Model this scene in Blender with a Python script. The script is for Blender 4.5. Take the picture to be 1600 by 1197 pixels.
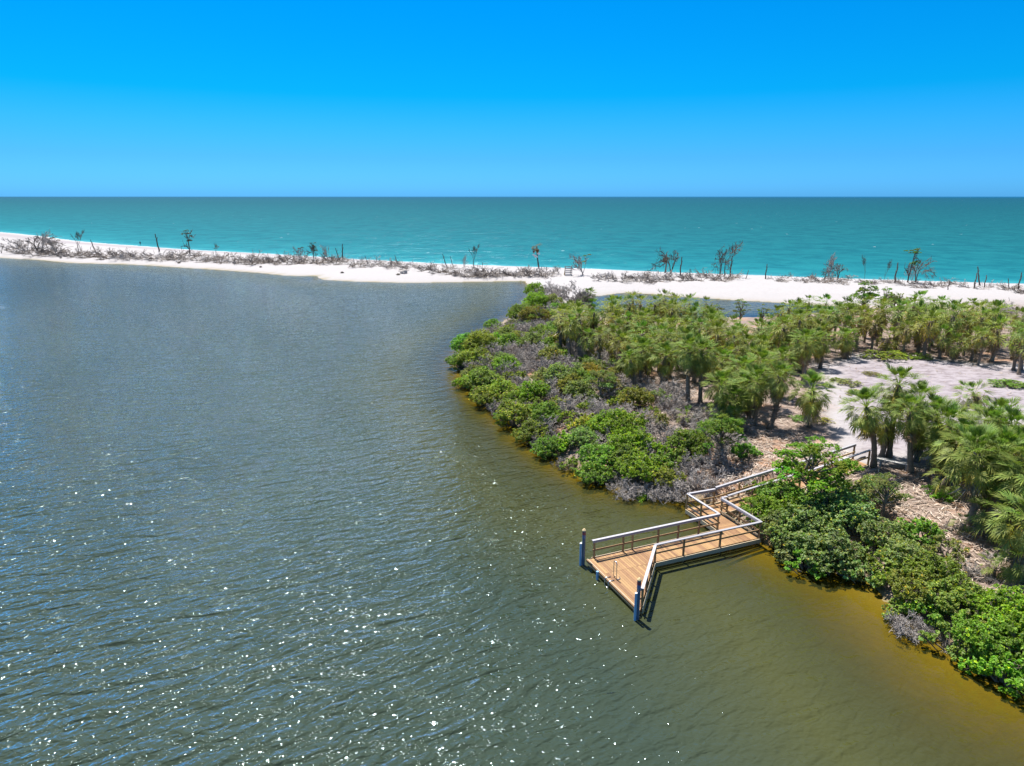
import bpy, math, random
import numpy as np
from mathutils import Vector, Matrix, Euler, noise as mnoise

for o in list(bpy.data.objects):
    bpy.data.objects.remove(o)
S = bpy.context.scene
COL = S.collection
R = math.radians
rnd = random.Random(7)
nr = np.random.RandomState(11)

# ------------------------------------------------------------------ camera
CAM_H, FPX, PITCH = 19.5, 1067.0, R(15.28)
cd = bpy.data.cameras.new('camera'); cam = bpy.data.objects.new('camera', cd); COL.objects.link(cam)
cd.sensor_width = 36.0; cd.lens = 36.0*FPX/1600.0
cam.location = (0, 0, CAM_H); cam.rotation_euler = (R(90)-PITCH, 0, 0)
cd.clip_start = 0.3; cd.clip_end = 200000
S.camera = cam
# ------------------------------------------------------------------ sky and sun
SUN_EL, SUN_AZ = R(67), R(-28)
W = bpy.data.worlds.new('World'); S.world = W; W.use_nodes = True
nt = W.node_tree; nt.nodes.clear()
def N(nt, t, **k):
    n = nt.nodes.new(t)
    for a, b in k.items():
        if a == 'inp':
            for i, v in b.items(): n.inputs[i].default_value = v
        else: setattr(n, a, b)
    return n
def ramp(nt, stops, interp='LINEAR'):
    n = nt.nodes.new('ShaderNodeValToRGB'); cr = n.color_ramp; cr.interpolation = interp
    while len(cr.elements) < len(stops): cr.elements.new(0.5)
    for e, (p, c) in zip(cr.elements, stops):
        e.position = p; e.color = (c[0], c[1], c[2], 1) if hasattr(c, '__len__') else (c, c, c, 1)
    return n
sky = N(nt, 'ShaderNodeTexSky', sky_type='NISHITA', sun_disc=False, sun_elevation=SUN_EL, sun_rotation=SUN_AZ,
        altitude=20, air_density=1.0, dust_density=0.6, ozone_density=2.0)
tc = N(nt, 'ShaderNodeTexCoord'); sx = N(nt, 'ShaderNodeSeparateXYZ')
tint = ramp(nt, [(0.0, (.115, .52, 1.34)), (.012, (.11, .50, 1.25)), (.05, (.082, .41, .95)), (.09, (.045, .42, .84)), (.13, (.004, .42, .76)), (.25, (.0, .415, .80)), (.34, (.26, .44, .60)), (.6, (.52, .62, .72)), (1.0, (.72, .78, .84))])
mul = N(nt, 'ShaderNodeMix', data_type='RGBA', blend_type='MULTIPLY', inp={0: 1.0})
bg = N(nt, 'ShaderNodeBackground', inp={1: 0.10}); wo = N(nt, 'ShaderNodeOutputWorld')
L = nt.links.new
L(tc.outputs['Generated'], sx.inputs[0]); L(sx.outputs['Z'], tint.inputs[0])
L(sky.outputs[0], mul.inputs[6]); L(tint.outputs[0], mul.inputs[7]); L(mul.outputs[2], bg.inputs[0]); L(bg.outputs[0], wo.inputs[0])
sd = bpy.data.lights.new('sun', 'SUN'); sun = bpy.data.objects.new('sun', sd); COL.objects.link(sun)
sd.energy = 5.0; sd.angle = R(0.53); sd.color = (1.0, 0.955, 0.89)
sv = Vector((math.sin(SUN_AZ)*math.cos(SUN_EL), math.cos(SUN_AZ)*math.cos(SUN_EL), math.sin(SUN_EL)))
sun.rotation_euler = sv.to_track_quat('Z', 'Y').to_euler(); sun.location = (0, 60, 80)
S.view_settings.view_transform = 'Standard'; S.view_settings.look = 'None'
S.view_settings.exposure = 0.95; S.view_settings.gamma = 1.0; S.view_settings.use_curve_mapping = False
S.render.engine = 'CYCLES'
S.cycles.max_bounces = 6; S.cycles.transparent_max_bounces = 8; S.cycles.caustics_reflective = False; S.cycles.caustics_refractive = False

# ------------------------------------------------------------------ surveying: photo pixel (1600 wide) at height z -> point of the place
def at(x, y, z=0.0):
    u = (x-800)/FPX; v = -(y-598.5)/FPX
    d = (u, math.cos(PITCH)+v*math.sin(PITCH), -math.sin(PITCH)+v*math.cos(PITCH))
    t = (z-CAM_H)/d[2]
    return (d[0]*t, d[1]*t)
def depth(x, y, z=0): return y*math.cos(PITCH)-(z-CAM_H)*math.sin(PITCH)
ORD = ['first', 'second', 'third', 'fourth', 'fifth', 'sixth', 'seventh', 'eighth', 'ninth', 'tenth', 'eleventh', 'twelfth', 'thirteenth', 'fourteenth',
       'fifteenth', 'sixteenth', 'seventeenth', 'eighteenth', 'nineteenth', 'twentieth'] + ['twenty-'+s for s in
       ['first', 'second', 'third', 'fourth', 'fifth', 'sixth', 'seventh', 'eighth', 'ninth']] + [t+'-'+s if s else u for t, u in (('thirty', 'thirtieth'), ('forty', 'fortieth'), ('fifty', 'fiftieth')) for s in ['', 'first', 'second', 'third', 'fourth', 'fifth', 'sixth', 'seventh', 'eighth', 'ninth']]

# ------------------------------------------------------------------ object helpers
class MB:
    def __init__(s): s.v = []; s.f = []; s.c = []; s.n = 0
    def add(s, v, f, c=None):
        v = np.asarray(v, float)
        s.v.append(v); s.f.extend([tuple(int(i)+s.n for i in q) for q in f])
        if c is None: c = (1, 1, 1)
        c = np.asarray(c, float)
        if c.ndim == 1: c = np.tile(c, (len(v), 1))
        s.c.append(c); s.n += len(v)
    def mesh(s, name, mat, smooth=False):
        me = bpy.data.meshes.new(name)
        v = np.concatenate(s.v); c = np.concatenate(s.c)
        me.from_pydata(v.tolist(), [], s.f)
        a = me.attributes.new('tint', 'FLOAT_COLOR', 'POINT')
        a.data.foreach_set('color', np.concatenate([c, np.ones((len(c), 1))], 1).astype(np.float32).ravel())
        if smooth: me.polygons.foreach_set('use_smooth', [True]*len(me.polygons))
        me.materials.append(mat); me.update()
        return me
    def box(s, c, size, ax=None, col=None):
        """box centred at c, size along the axes ax (3 vectors)"""
        ax = ax or ((1, 0, 0), (0, 1, 0), (0, 0, 1)); A = np.asarray(ax, float); h = np.asarray(size, float)/2
        P = []
        for k in ((-1, -1, -1), (1, -1, -1), (1, 1, -1), (-1, 1, -1), (-1, -1, 1), (1, -1, 1), (1, 1, 1), (-1, 1, 1)):
            P.append(np.asarray(c, float)+(np.asarray(k)*h)@A)
        s.add(P, [(0, 3, 2, 1), (4, 5, 6, 7), (0, 1, 5, 4), (1, 2, 6, 5), (2, 3, 7, 6), (3, 0, 4, 7)], col)
    def beam(s, a, b, w, h, col=None, roll_up=(0, 0, 1)):
        a = np.asarray(a, float); b = np.asarray(b, float); d = b-a; Ln = np.linalg.norm(d); d /= Ln
        u = np.cross(roll_up, d); u /= np.linalg.norm(u); n = np.cross(d, u)
        s.box((a+b)/2, (Ln, w, h), (d, u, n), col)
    def tube(s, pts, rad, sides=6, col=None, cap=True):
        pts = np.asarray(pts, float); n = len(pts)
        if np.isscalar(rad): rad = [rad]*n
        base = []
        prev = None
        for i in range(n):
            d = pts[min(i+1, n-1)]-pts[max(i-1, 0)]; d = d/(np.linalg.norm(d)+1e-9)
            if prev is None:
                r = np.cross(d, (0, 0, 1) if abs(d[2]) < .9 else (1, 0, 0))
            else: r = prev-d*np.dot(prev, d)
            r /= np.linalg.norm(r)+1e-9; q = np.cross(d, r); prev = r
            for k in range(sides):
                a = 2*math.pi*k/sides
                base.append(pts[i]+(r*math.cos(a)+q*math.sin(a))*rad[i])
        F = []
        for i in range(n-1):
            for k in range(sides):
                k2 = (k+1) % sides
                F.append((i*sides+k, i*sides+k2, (i+1)*sides+k2, (i+1)*sides+k))
        if cap:
            F.append(tuple(range(sides))[::-1]); F.append(tuple((n-1)*sides+k for k in range(sides)))
        s.add(base, F, col)
def link(name, me, parent=None, loc=(0, 0, 0), rot=(0, 0, 0), scale=(1, 1, 1), color=None):
    o = bpy.data.objects.new(name, me); COL.objects.link(o); o.parent = parent
    o.location = loc; o.rotation_euler = rot; o.scale = scale
    if color is not None: o.color = (color[0], color[1], color[2], 1)
    return o
def tag(o, label=None, cat=None, group=None, kind=None):
    if label: o['label'] = label
    if cat: o['category'] = cat
    if group: o['group'] = group
    if kind: o['kind'] = kind
    return o
def empty(name, loc, label, cat, group=None, rz=0.0):
    o = bpy.data.objects.new(name, None); COL.objects.link(o); o.location = loc; o.rotation_euler = (0, 0, rz); o.empty_display_size = .3
    return tag(o, label, cat, group)

# ------------------------------------------------------------------ materials
def new_mat(name):
    m = bpy.data.materials.new(name); m.use_nodes = True; m.node_tree.nodes.clear(); return m, m.node_tree
def out(nt, sock):
    o = nt.nodes.new('ShaderNodeOutputMaterial'); nt.links.new(sock, o.inputs[0])
def mixc(nt, f, a, b, mode='MIX'):
    m = N(nt, 'ShaderNodeMix', data_type='RGBA', blend_type=mode); m.clamp_factor = True
    for s, v in ((0, f), (6, a), (7, b)):
        if hasattr(v, 'is_linked'): nt.links.new(v, m.inputs[s])
        else: m.inputs[s].default_value = v if s == 0 else (v[0], v[1], v[2], 1)
    return m.outputs[2]
def math_(nt, op, a, b=None, clamp=False):
    m = N(nt, 'ShaderNodeMath', operation=op); m.use_clamp = clamp
    for s, v in ((0, a), (1, b)):
        if v is None: continue
        if hasattr(v, 'is_linked'): nt.links.new(v, m.inputs[s])
        else: m.inputs[s].default_value = v
    return m.outputs[0]
def noise_(nt, vec, scale, detail=3, rough=.5, dist=0.0):
    n = N(nt, 'ShaderNodeTexNoise', inp={'Scale': scale, 'Detail': detail, 'Roughness': rough, 'Distortion': dist})
    if vec is not None: nt.links.new(vec, n.inputs['Vector'])
    return n.outputs['Fac']

def leaf_material(name, rough=.42, trans=.35, spec=.4):
    m, nt = new_mat(name); L = nt.links.new
    oi = N(nt, 'ShaderNodeObjectInfo'); at_ = N(nt, 'ShaderNodeAttribute', attribute_name='tint')
    c = mixc(nt, 1.0, oi.outputs['Color'], at_.outputs['Color'], 'MULTIPLY')
    hs = N(nt, 'ShaderNodeHueSaturation'); L(c, hs.inputs['Color'])
    L(math_(nt, 'ADD', math_(nt, 'MULTIPLY', oi.outputs['Random'], .035), .483), hs.inputs['Hue'])
    L(math_(nt, 'ADD', math_(nt, 'MULTIPLY', oi.outputs['Random'], .35), .83), hs.inputs['Value'])
    p = N(nt, 'ShaderNodeBsdfPrincipled', inp={'Roughness': rough, 'Specular IOR Level': spec}); L(hs.outputs[0], p.inputs['Base Color'])
    t = N(nt, 'ShaderNodeBsdfTranslucent')
    tc_ = mixc(nt, 1.0, hs.outputs[0], (1.25, 1.35, .55), 'MULTIPLY'); L(tc_, t.inputs[0])
    mx = N(nt, 'ShaderNodeMixShader', inp={0: trans}); L(p.outputs[0], mx.inputs[1]); L(t.outputs[0], mx.inputs[2]); out(nt, mx.outputs[0])
    return m
M_LEAF = leaf_material('leaf', .5, .42, .3); M_FROND = leaf_material('palm_frond', .55, .33, .16)
M_DEADF = leaf_material('dead_frond', .8, .15, .1)
def bark_material(name, c1, c2, sc=3.0, rough=.85):
    m, nt = new_mat(name); L = nt.links.new
    tcn = N(nt, 'ShaderNodeTexCoord'); oi = N(nt, 'ShaderNodeObjectInfo')
    n1 = noise_(nt, tcn.outputs['Object'], sc, 6, .65)
    mp = N(nt, 'ShaderNodeMapping', inp={'Scale': (1, 1, 6)}); L(tcn.outputs['Object'], mp.inputs[0])
    n2 = noise_(nt, mp.outputs[0], sc*1.6, 4, .6)
    r = ramp(nt, [(.32, 0.0), (.68, 1.0)]); L(n1, r.inputs[0])
    c = mixc(nt, r.outputs[0], c1, c2); c = mixc(nt, math_(nt, 'MULTIPLY', n2, .7), c, tuple(.35*x for x in c1))
    hs = N(nt, 'ShaderNodeHueSaturation'); L(c, hs.inputs['Color']); L(math_(nt, 'ADD', math_(nt, 'MULTIPLY', oi.outputs['Random'], .5), .75), hs.inputs['Value'])
    p = N(nt, 'ShaderNodeBsdfPrincipled', inp={'Roughness': rough, 'Specular IOR Level': .2}); L(hs.outputs[0], p.inputs['Base Color'])
    b = N(nt, 'ShaderNodeBump', inp={'Strength': .6, 'Distance': .03}); L(n2, b.inputs['Height']); L(b.outputs[0], p.inputs['Normal'])
    out(nt, p.outputs[0]); return m
M_PTRUNK = bark_material('palm_bark', (.20, .155, .115), (.36, .30, .24), 4)
M_BRANCH = bark_material('branch_bark', (.16, .13, .10), (.30, .26, .21), 5)
M_DEADW = bark_material('dead_wood', (.36, .32, .285), (.50, .455, .42), 3)
M_DARKW2 = bark_material('brown_driftwood', (.22, .18, .15), (.34, .29, .25), 3)
M_DARKW = bark_material('dark_dead_wood', (.09, .07, .055), (.2, .165, .14), 3)
def wood_material(name, c1, c2, rough=.7, grain=(2, 40, 40), stain=.25):
    m, nt = new_mat(name); L = nt.links.new
    g = N(nt, 'ShaderNodeNewGeometry'); oi = N(nt, 'ShaderNodeObjectInfo'); at_ = N(nt, 'ShaderNodeAttribute', attribute_name='tint')
    tcn = N(nt, 'ShaderNodeTexCoord')
    mp = N(nt, 'ShaderNodeMapping', inp={'Scale': grain}); L(tcn.outputs['Object'], mp.inputs[0])
    n1 = noise_(nt, mp.outputs[0], 1.0, 5, .6, .4); n2 = noise_(nt, g.outputs['Position'], 1.3, 4, .6)
    c = mixc(nt, n1, c1, c2); st = ramp(nt, [(.42, 0.0), (.75, 1.0)]); L(n2, st.inputs[0])
    c = mixc(nt, math_(nt, 'MULTIPLY', st.outputs[0], stain), c, tuple(x*.45 for x in c1))
    hs = N(nt, 'ShaderNodeHueSaturation'); L(c, hs.inputs['Color']); L(math_(nt, 'ADD', math_(nt, 'MULTIPLY', oi.outputs['Random'], .5), .76), hs.inputs['Value'])
    L(math_(nt, 'ADD', math_(nt, 'MULTIPLY', oi.outputs['Random'], .02), .49), hs.inputs['Hue'])
    c = mixc(nt, 1.0, hs.outputs[0], at_.outputs['Color'], 'MULTIPLY')
    p = N(nt, 'ShaderNodeBsdfPrincipled', inp={'Roughness': rough, 'Specular IOR Level': .3}); L(c, p.inputs['Base Color'])
    b = N(nt, 'ShaderNodeBump', inp={'Strength': .4, 'Distance': .004}); L(n1, b.inputs['Height']); L(b.outputs[0], p.inputs['Normal'])
    out(nt, p.outputs[0]); return m
M_DECK = wood_material('deck_timber', (.24, .132, .058), (.335, .20, .098))
M_POST = wood_material('post_timber', (.24, .15, .07), (.38, .26, .13), .75, (30, 30, 3))
M_SKIRT = wood_material('weathered_skirt_timber', (.40, .31, .20), (.56, .46, .32))
M_CAP = wood_material('grey_composite_rail', (.29, .28, .30), (.40, .39, .41), .5, (4, 30, 30), .1)
M_GREYT = wood_material('grey_weathered_timber', (.30, .29, .28), (.46, .45, .44))
def simple(name, c, rough=.5, metal=0.0, var=.12):
    m, nt = new_mat(name); L = nt.links.new
    g = N(nt, 'ShaderNodeNewGeometry'); n = noise_(nt, g.outputs['Position'], 7, 4, .6)
    cc = mixc(nt, n, tuple(x*(1-var) for x in c), tuple(min(1, x*(1+var)) for x in c))
    p = N(nt, 'ShaderNodeBsdfPrincipled', inp={'Roughness': rough, 'Metallic': metal}); L(cc, p.inputs['Base Color']); out(nt, p.outputs[0]); return m
M_STEEL = simple('brushed_steel', (.55, .55, .56), .3, 1.0)
M_BLUE = simple('blue_pile_sleeve', (.22, .42, .62), .4)
M_DKBLUE = simple('dark_pile_wrap', (.09, .125, .18), .45)
M_PCAP = simple('pile_cap_tan', (.55, .42, .22), .6)
M_RED = simple('reflector_red', (.30, .06, .07), .5)
M_PIPE = simple('black_pipe', (.03, .03, .035), .5)
M_WHITE = simple('white_paint', (.72, .72, .72), .5)
M_SKIN = simple('skin', (.45, .28, .2), .6); M_CLOTH = simple('dark_clothes', (.05, .055, .08), .8); M_STONE = simple('beach_debris', (.10, .085, .07), .9)

# ------------------------------------------------------------------ land shape
sea_px = [(0, 363), (60, 369), (110, 376), (150, 380), (300, 391), (400, 396), (550, 405), (700, 413), (850, 418), (950, 422), (1100, 428), (1300, 435), (1450, 440), (1600, 444)]
sea_line = [(-520, 560), (-400, 472)]+[at(*p) for p in sea_px]+[(190, 118), (300, 70), (420, 20)]
near_px = [(820, 439), (700, 441), (640, 442), (560, 440), (500, 437), (497, 431), (450, 431), (400, 426), (300, 419), (200, 413), (110, 411), (60, 406), (0, 403)]
shore_px = [(1600, 1068), (1545, 1050), (1490, 1015), (1430, 975), (1385, 940), (1345, 900), (1290, 880), (1235, 865), (1190, 848), (1165, 825), (1130, 800), (1085, 782),
            (1040, 775), (995, 768), (955, 757), (905, 738), (870, 715), (838, 692), (806, 664), (778, 640), (748, 620), (727, 596), (716, 572), (718, 552), (735, 532),
            (765, 514), (800, 494), (822, 474), (832, 456)]
outer = [(46, -60), (34, 4), (27, 17)]+[at(*p) for p in shore_px]+[at(*p) for p in near_px]+[(-260, 262), (-400, 330), (-520, 380)]+sea_line+[(420, -60)]
inlet = [at(948, 461), at(975, 457.5), at(1010, 459), at(1060, 463), at(1150, 469), at(1270, 476), (62, 124), (52, 117), (38, 111), (24, 113), (13, 119), (11.5, 128), (14, 136)]
def sdf(P, poly):
    """signed distance, positive inside"""
    poly = np.asarray(poly, float); n = len(poly)
    d = np.full(len(P), 1e18); ins = np.zeros(len(P), bool)
    for i in range(n):
        a = poly[i]; b = poly[(i+1) % n]; e = b-a; w = P-a
        t = np.clip((w@e)/(e@e), 0, 1); q = w-t[:, None]*e
        d = np.minimum(d, (q*q).sum(1))
        c = (a[1] > P[:, 1]) != (b[1] > P[:, 1])
        with np.errstate(divide='ignore', invalid='ignore'):
            ins ^= c & (P[:, 0] < (b[0]-a[0])*(P[:, 1]-a[1])/(b[1]-a[1]+1e-12)+a[0])
    d = np.sqrt(d); return np.where(ins, d, -d)
sand_poly = [at(1278, 572, 2), at(1345, 552, 2), at(1420, 556, 2), at(1500, 566, 2), at(1640, 575, 2), at(1700, 640, 2), at(1600, 668, 2), at(1500, 690, 2), at(1480, 720, 2), at(1400, 722, 2), at(1352, 727, 2), at(1300, 704, 2), at(1292, 660, 2)]
BW_END = 2.0
def vnoise(X, Y, sc, seed):
    r = np.random.RandomState(seed); z = np.zeros_like(X)
    for k in range(7):
        a = r.uniform(0, 6.28); f = sc*r.uniform(.6, 1.9); z += np.sin((X*math.cos(a)+Y*math.sin(a))*f+r.uniform(0, 6.28)+1.3*np.sin((X*math.sin(a)-Y*math.cos(a))*f*.6+r.uniform(0, 6.28)))
    return z/7
def land_sdf(P):
    o = sdf(P, outer); i = sdf(P, inlet)
    return np.minimum(o, -i)
def ground_np(P):
    d = land_sdf(P); X = P[:, 0]; Y = P[:, 1]
    d2 = d+.5*vnoise(X, Y, 1.6, 3)*np.clip(1.2-Y/200., .2, 1)
    pen = 1/(1+np.exp((Y-112-.0*X)/6.))*1/(1+np.exp(-(X+12)/3))
    hl = (1.15+.95*pen)*(1-np.exp(-np.maximum(d2, 0)/(4.2+4*(1-pen))))+.03
    hl = hl+np.clip(d2/4, 0, 1)*(.14*vnoise(X, Y, .5, 5)+.07*vnoise(X, Y, 2.0, 6))
    sS = (X-4.08)*.924+(Y-32.88)*.383; tT = -(X-4.08)*.383+(Y-32.88)*.924
    ins = (sS > 8) & (sS < 22.4) & (tT > 1.0) & (tT < 4.0)
    hl = np.where(ins, np.minimum(hl, .16+np.clip(sS-11.2, 0, 20)*(BW_END-.37)/11.2), hl)
    dep_ = .04+np.minimum(-np.minimum(d2, 0)*(.125-.070/(1+np.exp(-(X-12.5)/1.5))/(1+np.exp((Y-40)/2))), 2.4)
    z = np.where(d2 > 0, hl, -dep_)
    return z, d2
def ground(x, y):
    return float(ground_np(np.array([[x, y]]))[0][0])
xs = np.concatenate([np.arange(-520, -20, 3.5), np.arange(-20, 85, .45), np.arange(85, 130, 1.5), np.arange(130, 421, 5)])
ys = np.concatenate([np.arange(-60, 18, 3), np.arange(18, 100, .45), np.arange(100, 180, 1.0), np.arange(180, 330, 2), np.arange(330, 566, 4)])
GX, GY = np.meshgrid(xs, ys); P = np.stack([GX.ravel(), GY.ravel()], 1)
GZ, GD = ground_np(P)
nx, ny = len(xs), len(ys)
idx = np.arange(nx*ny).reshape(ny, nx)
quads = np.stack([idx[:-1, :-1], idx[:-1, 1:], idx[1:, 1:], idx[1:, :-1]], -1).reshape(-1, 4)
def grid_mesh(name, Z, keep, attrs, mat):
    q = quads[keep]; used = np.unique(q); remap = -np.ones(nx*ny, int); remap[used] = np.arange(len(used))
    V = np.stack([P[used, 0], P[used, 1], Z[used]], 1).astype(np.float32); F = remap[q].astype(np.int32)
    me = bpy.data.meshes.new(name); me.vertices.add(len(V)); me.vertices.foreach_set('co', V.ravel())
    me.loops.add(F.size); me.loops.foreach_set('vertex_index', F.ravel()); me.polygons.add(len(F))
    me.polygons.foreach_set('loop_start', np.arange(0, F.size, 4, dtype=np.int32)); me.polygons.foreach_set('loop_total', np.full(len(F), 4, np.int32))
    me.update(calc_edges=True)
    for k, a in attrs.items():
        at_ = me.attributes.new(k, 'FLOAT', 'POINT'); at_.data.foreach_set('value', a[used].astype(np.float32))
    me.polygons.foreach_set('use_smooth', [True]*len(F)); me.materials.append(mat); return me
sp = sdf(P, sand_poly)
pen = 1/(1+np.exp((P[:, 1]-118)/5.))
litter = np.clip(.5-sp/2.2+.35*vnoise(P[:, 0], P[:, 1], .9, 9), 0, 1)*pen
wet = np.clip(1-GZ/.32, 0, 1)*np.where(GZ > -.02, .25+.75*pen, 1)
sea_d = np.abs(sdf(P, sea_line+[(420, -400), (-520, -400)]))
# ground material
m, gt = new_mat('shell_sand_and_litter'); L = gt.links.new; M_GROUND = m
g = N(gt, 'ShaderNodeNewGeometry'); pos = g.outputs['Position']
al = N(gt, 'ShaderNodeAttribute', attribute_name='litter').outputs['Fac']; aw = N(gt, 'ShaderNodeAttribute', attribute_name='wet').outputs['Fac']
asx = N(gt, 'ShaderNodeAttribute', attribute_name='shell').outputs['Fac']
n_big = noise_(gt, pos, .35, 5, .6); n_mid = noise_(gt, pos, 1.7, 6, .65); n_fine = noise_(gt, pos, 9, 5, .7)
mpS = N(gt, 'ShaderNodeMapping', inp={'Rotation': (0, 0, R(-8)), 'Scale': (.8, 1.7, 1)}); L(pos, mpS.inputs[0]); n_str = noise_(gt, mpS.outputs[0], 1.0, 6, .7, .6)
sand = mixc(gt, n_mid, (.295, .278, .275), (.38, .364, .36))
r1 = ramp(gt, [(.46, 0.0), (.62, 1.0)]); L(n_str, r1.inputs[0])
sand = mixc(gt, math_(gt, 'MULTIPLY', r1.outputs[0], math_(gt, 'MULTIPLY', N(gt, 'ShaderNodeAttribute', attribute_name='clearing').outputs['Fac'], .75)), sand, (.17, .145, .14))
sand = mixc(gt, N(gt, 'ShaderNodeAttribute', attribute_name='clearing').outputs['Fac'], sand, mixc(gt, 1.0, sand, (.84, .79, .84), 'MULTIPLY'))
sand = mixc(gt, math_(gt, 'MULTIPLY', asx, math_(gt, 'ADD', n_str, .2)), sand, (.22, .19, .205))
r2 = ramp(gt, [(.32, (.10, .08, .065)), (.45, (.20, .15, .12)), (.56, (.29, .225, .19)), (.7, (.37, .31, .28))]); L(n_mid, r2.inputs[0])
lit = mixc(gt, math_(gt, 'MULTIPLY', n_fine, .8), r2.outputs[0], (.16, .12, .10))
r3 = ramp(gt, [(.54, 0.0), (.62, 1.0)]); L(n_big, r3.inputs[0]); lit = mixc(gt, math_(gt, 'MULTIPLY', r3.outputs[0], .7), lit, (.34, .19, .11))
c = mixc(gt, al, sand, lit)
c = mixc(gt, math_(gt, 'MULTIPLY', aw, .85), c, (.21, .17, .07))
p = N(gt, 'ShaderNodeBsdfPrincipled', inp={'Roughness': .9, 'Specular IOR Level': .15}); L(c, p.inputs['Base Color'])
hb = math_(gt, 'ADD', math_(gt, 'MULTIPLY', n_fine, .35), math_(gt, 'ADD', n_mid, n_str))
b = N(gt, 'ShaderNodeBump', inp={'Strength': .9, 'Distance': .07}); L(hb, b.inputs['Height']); L(b.outputs[0], p.inputs['Normal']); out(gt, p.outputs[0])
shell = np.clip(1-np.abs(sea_d-np.clip(.045*(P[:, 1]-60), 3, 14))/np.clip(.035*(P[:, 1]-60), 2, 11), 0, 1)*(GD > 0)*np.clip((60-P[:, 0])/120, .15, 1)
kp = np.ones(len(quads), bool)
land = link('sand_ground', grid_mesh('sand_ground', GZ, kp, {'litter': litter, 'wet': wet, 'shell': shell, 'clearing': np.clip(pen*(1-litter)*np.clip(sp/3, 0, 1), 0, 1)}, M_GROUND)); tag(land, kind='structure')

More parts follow.
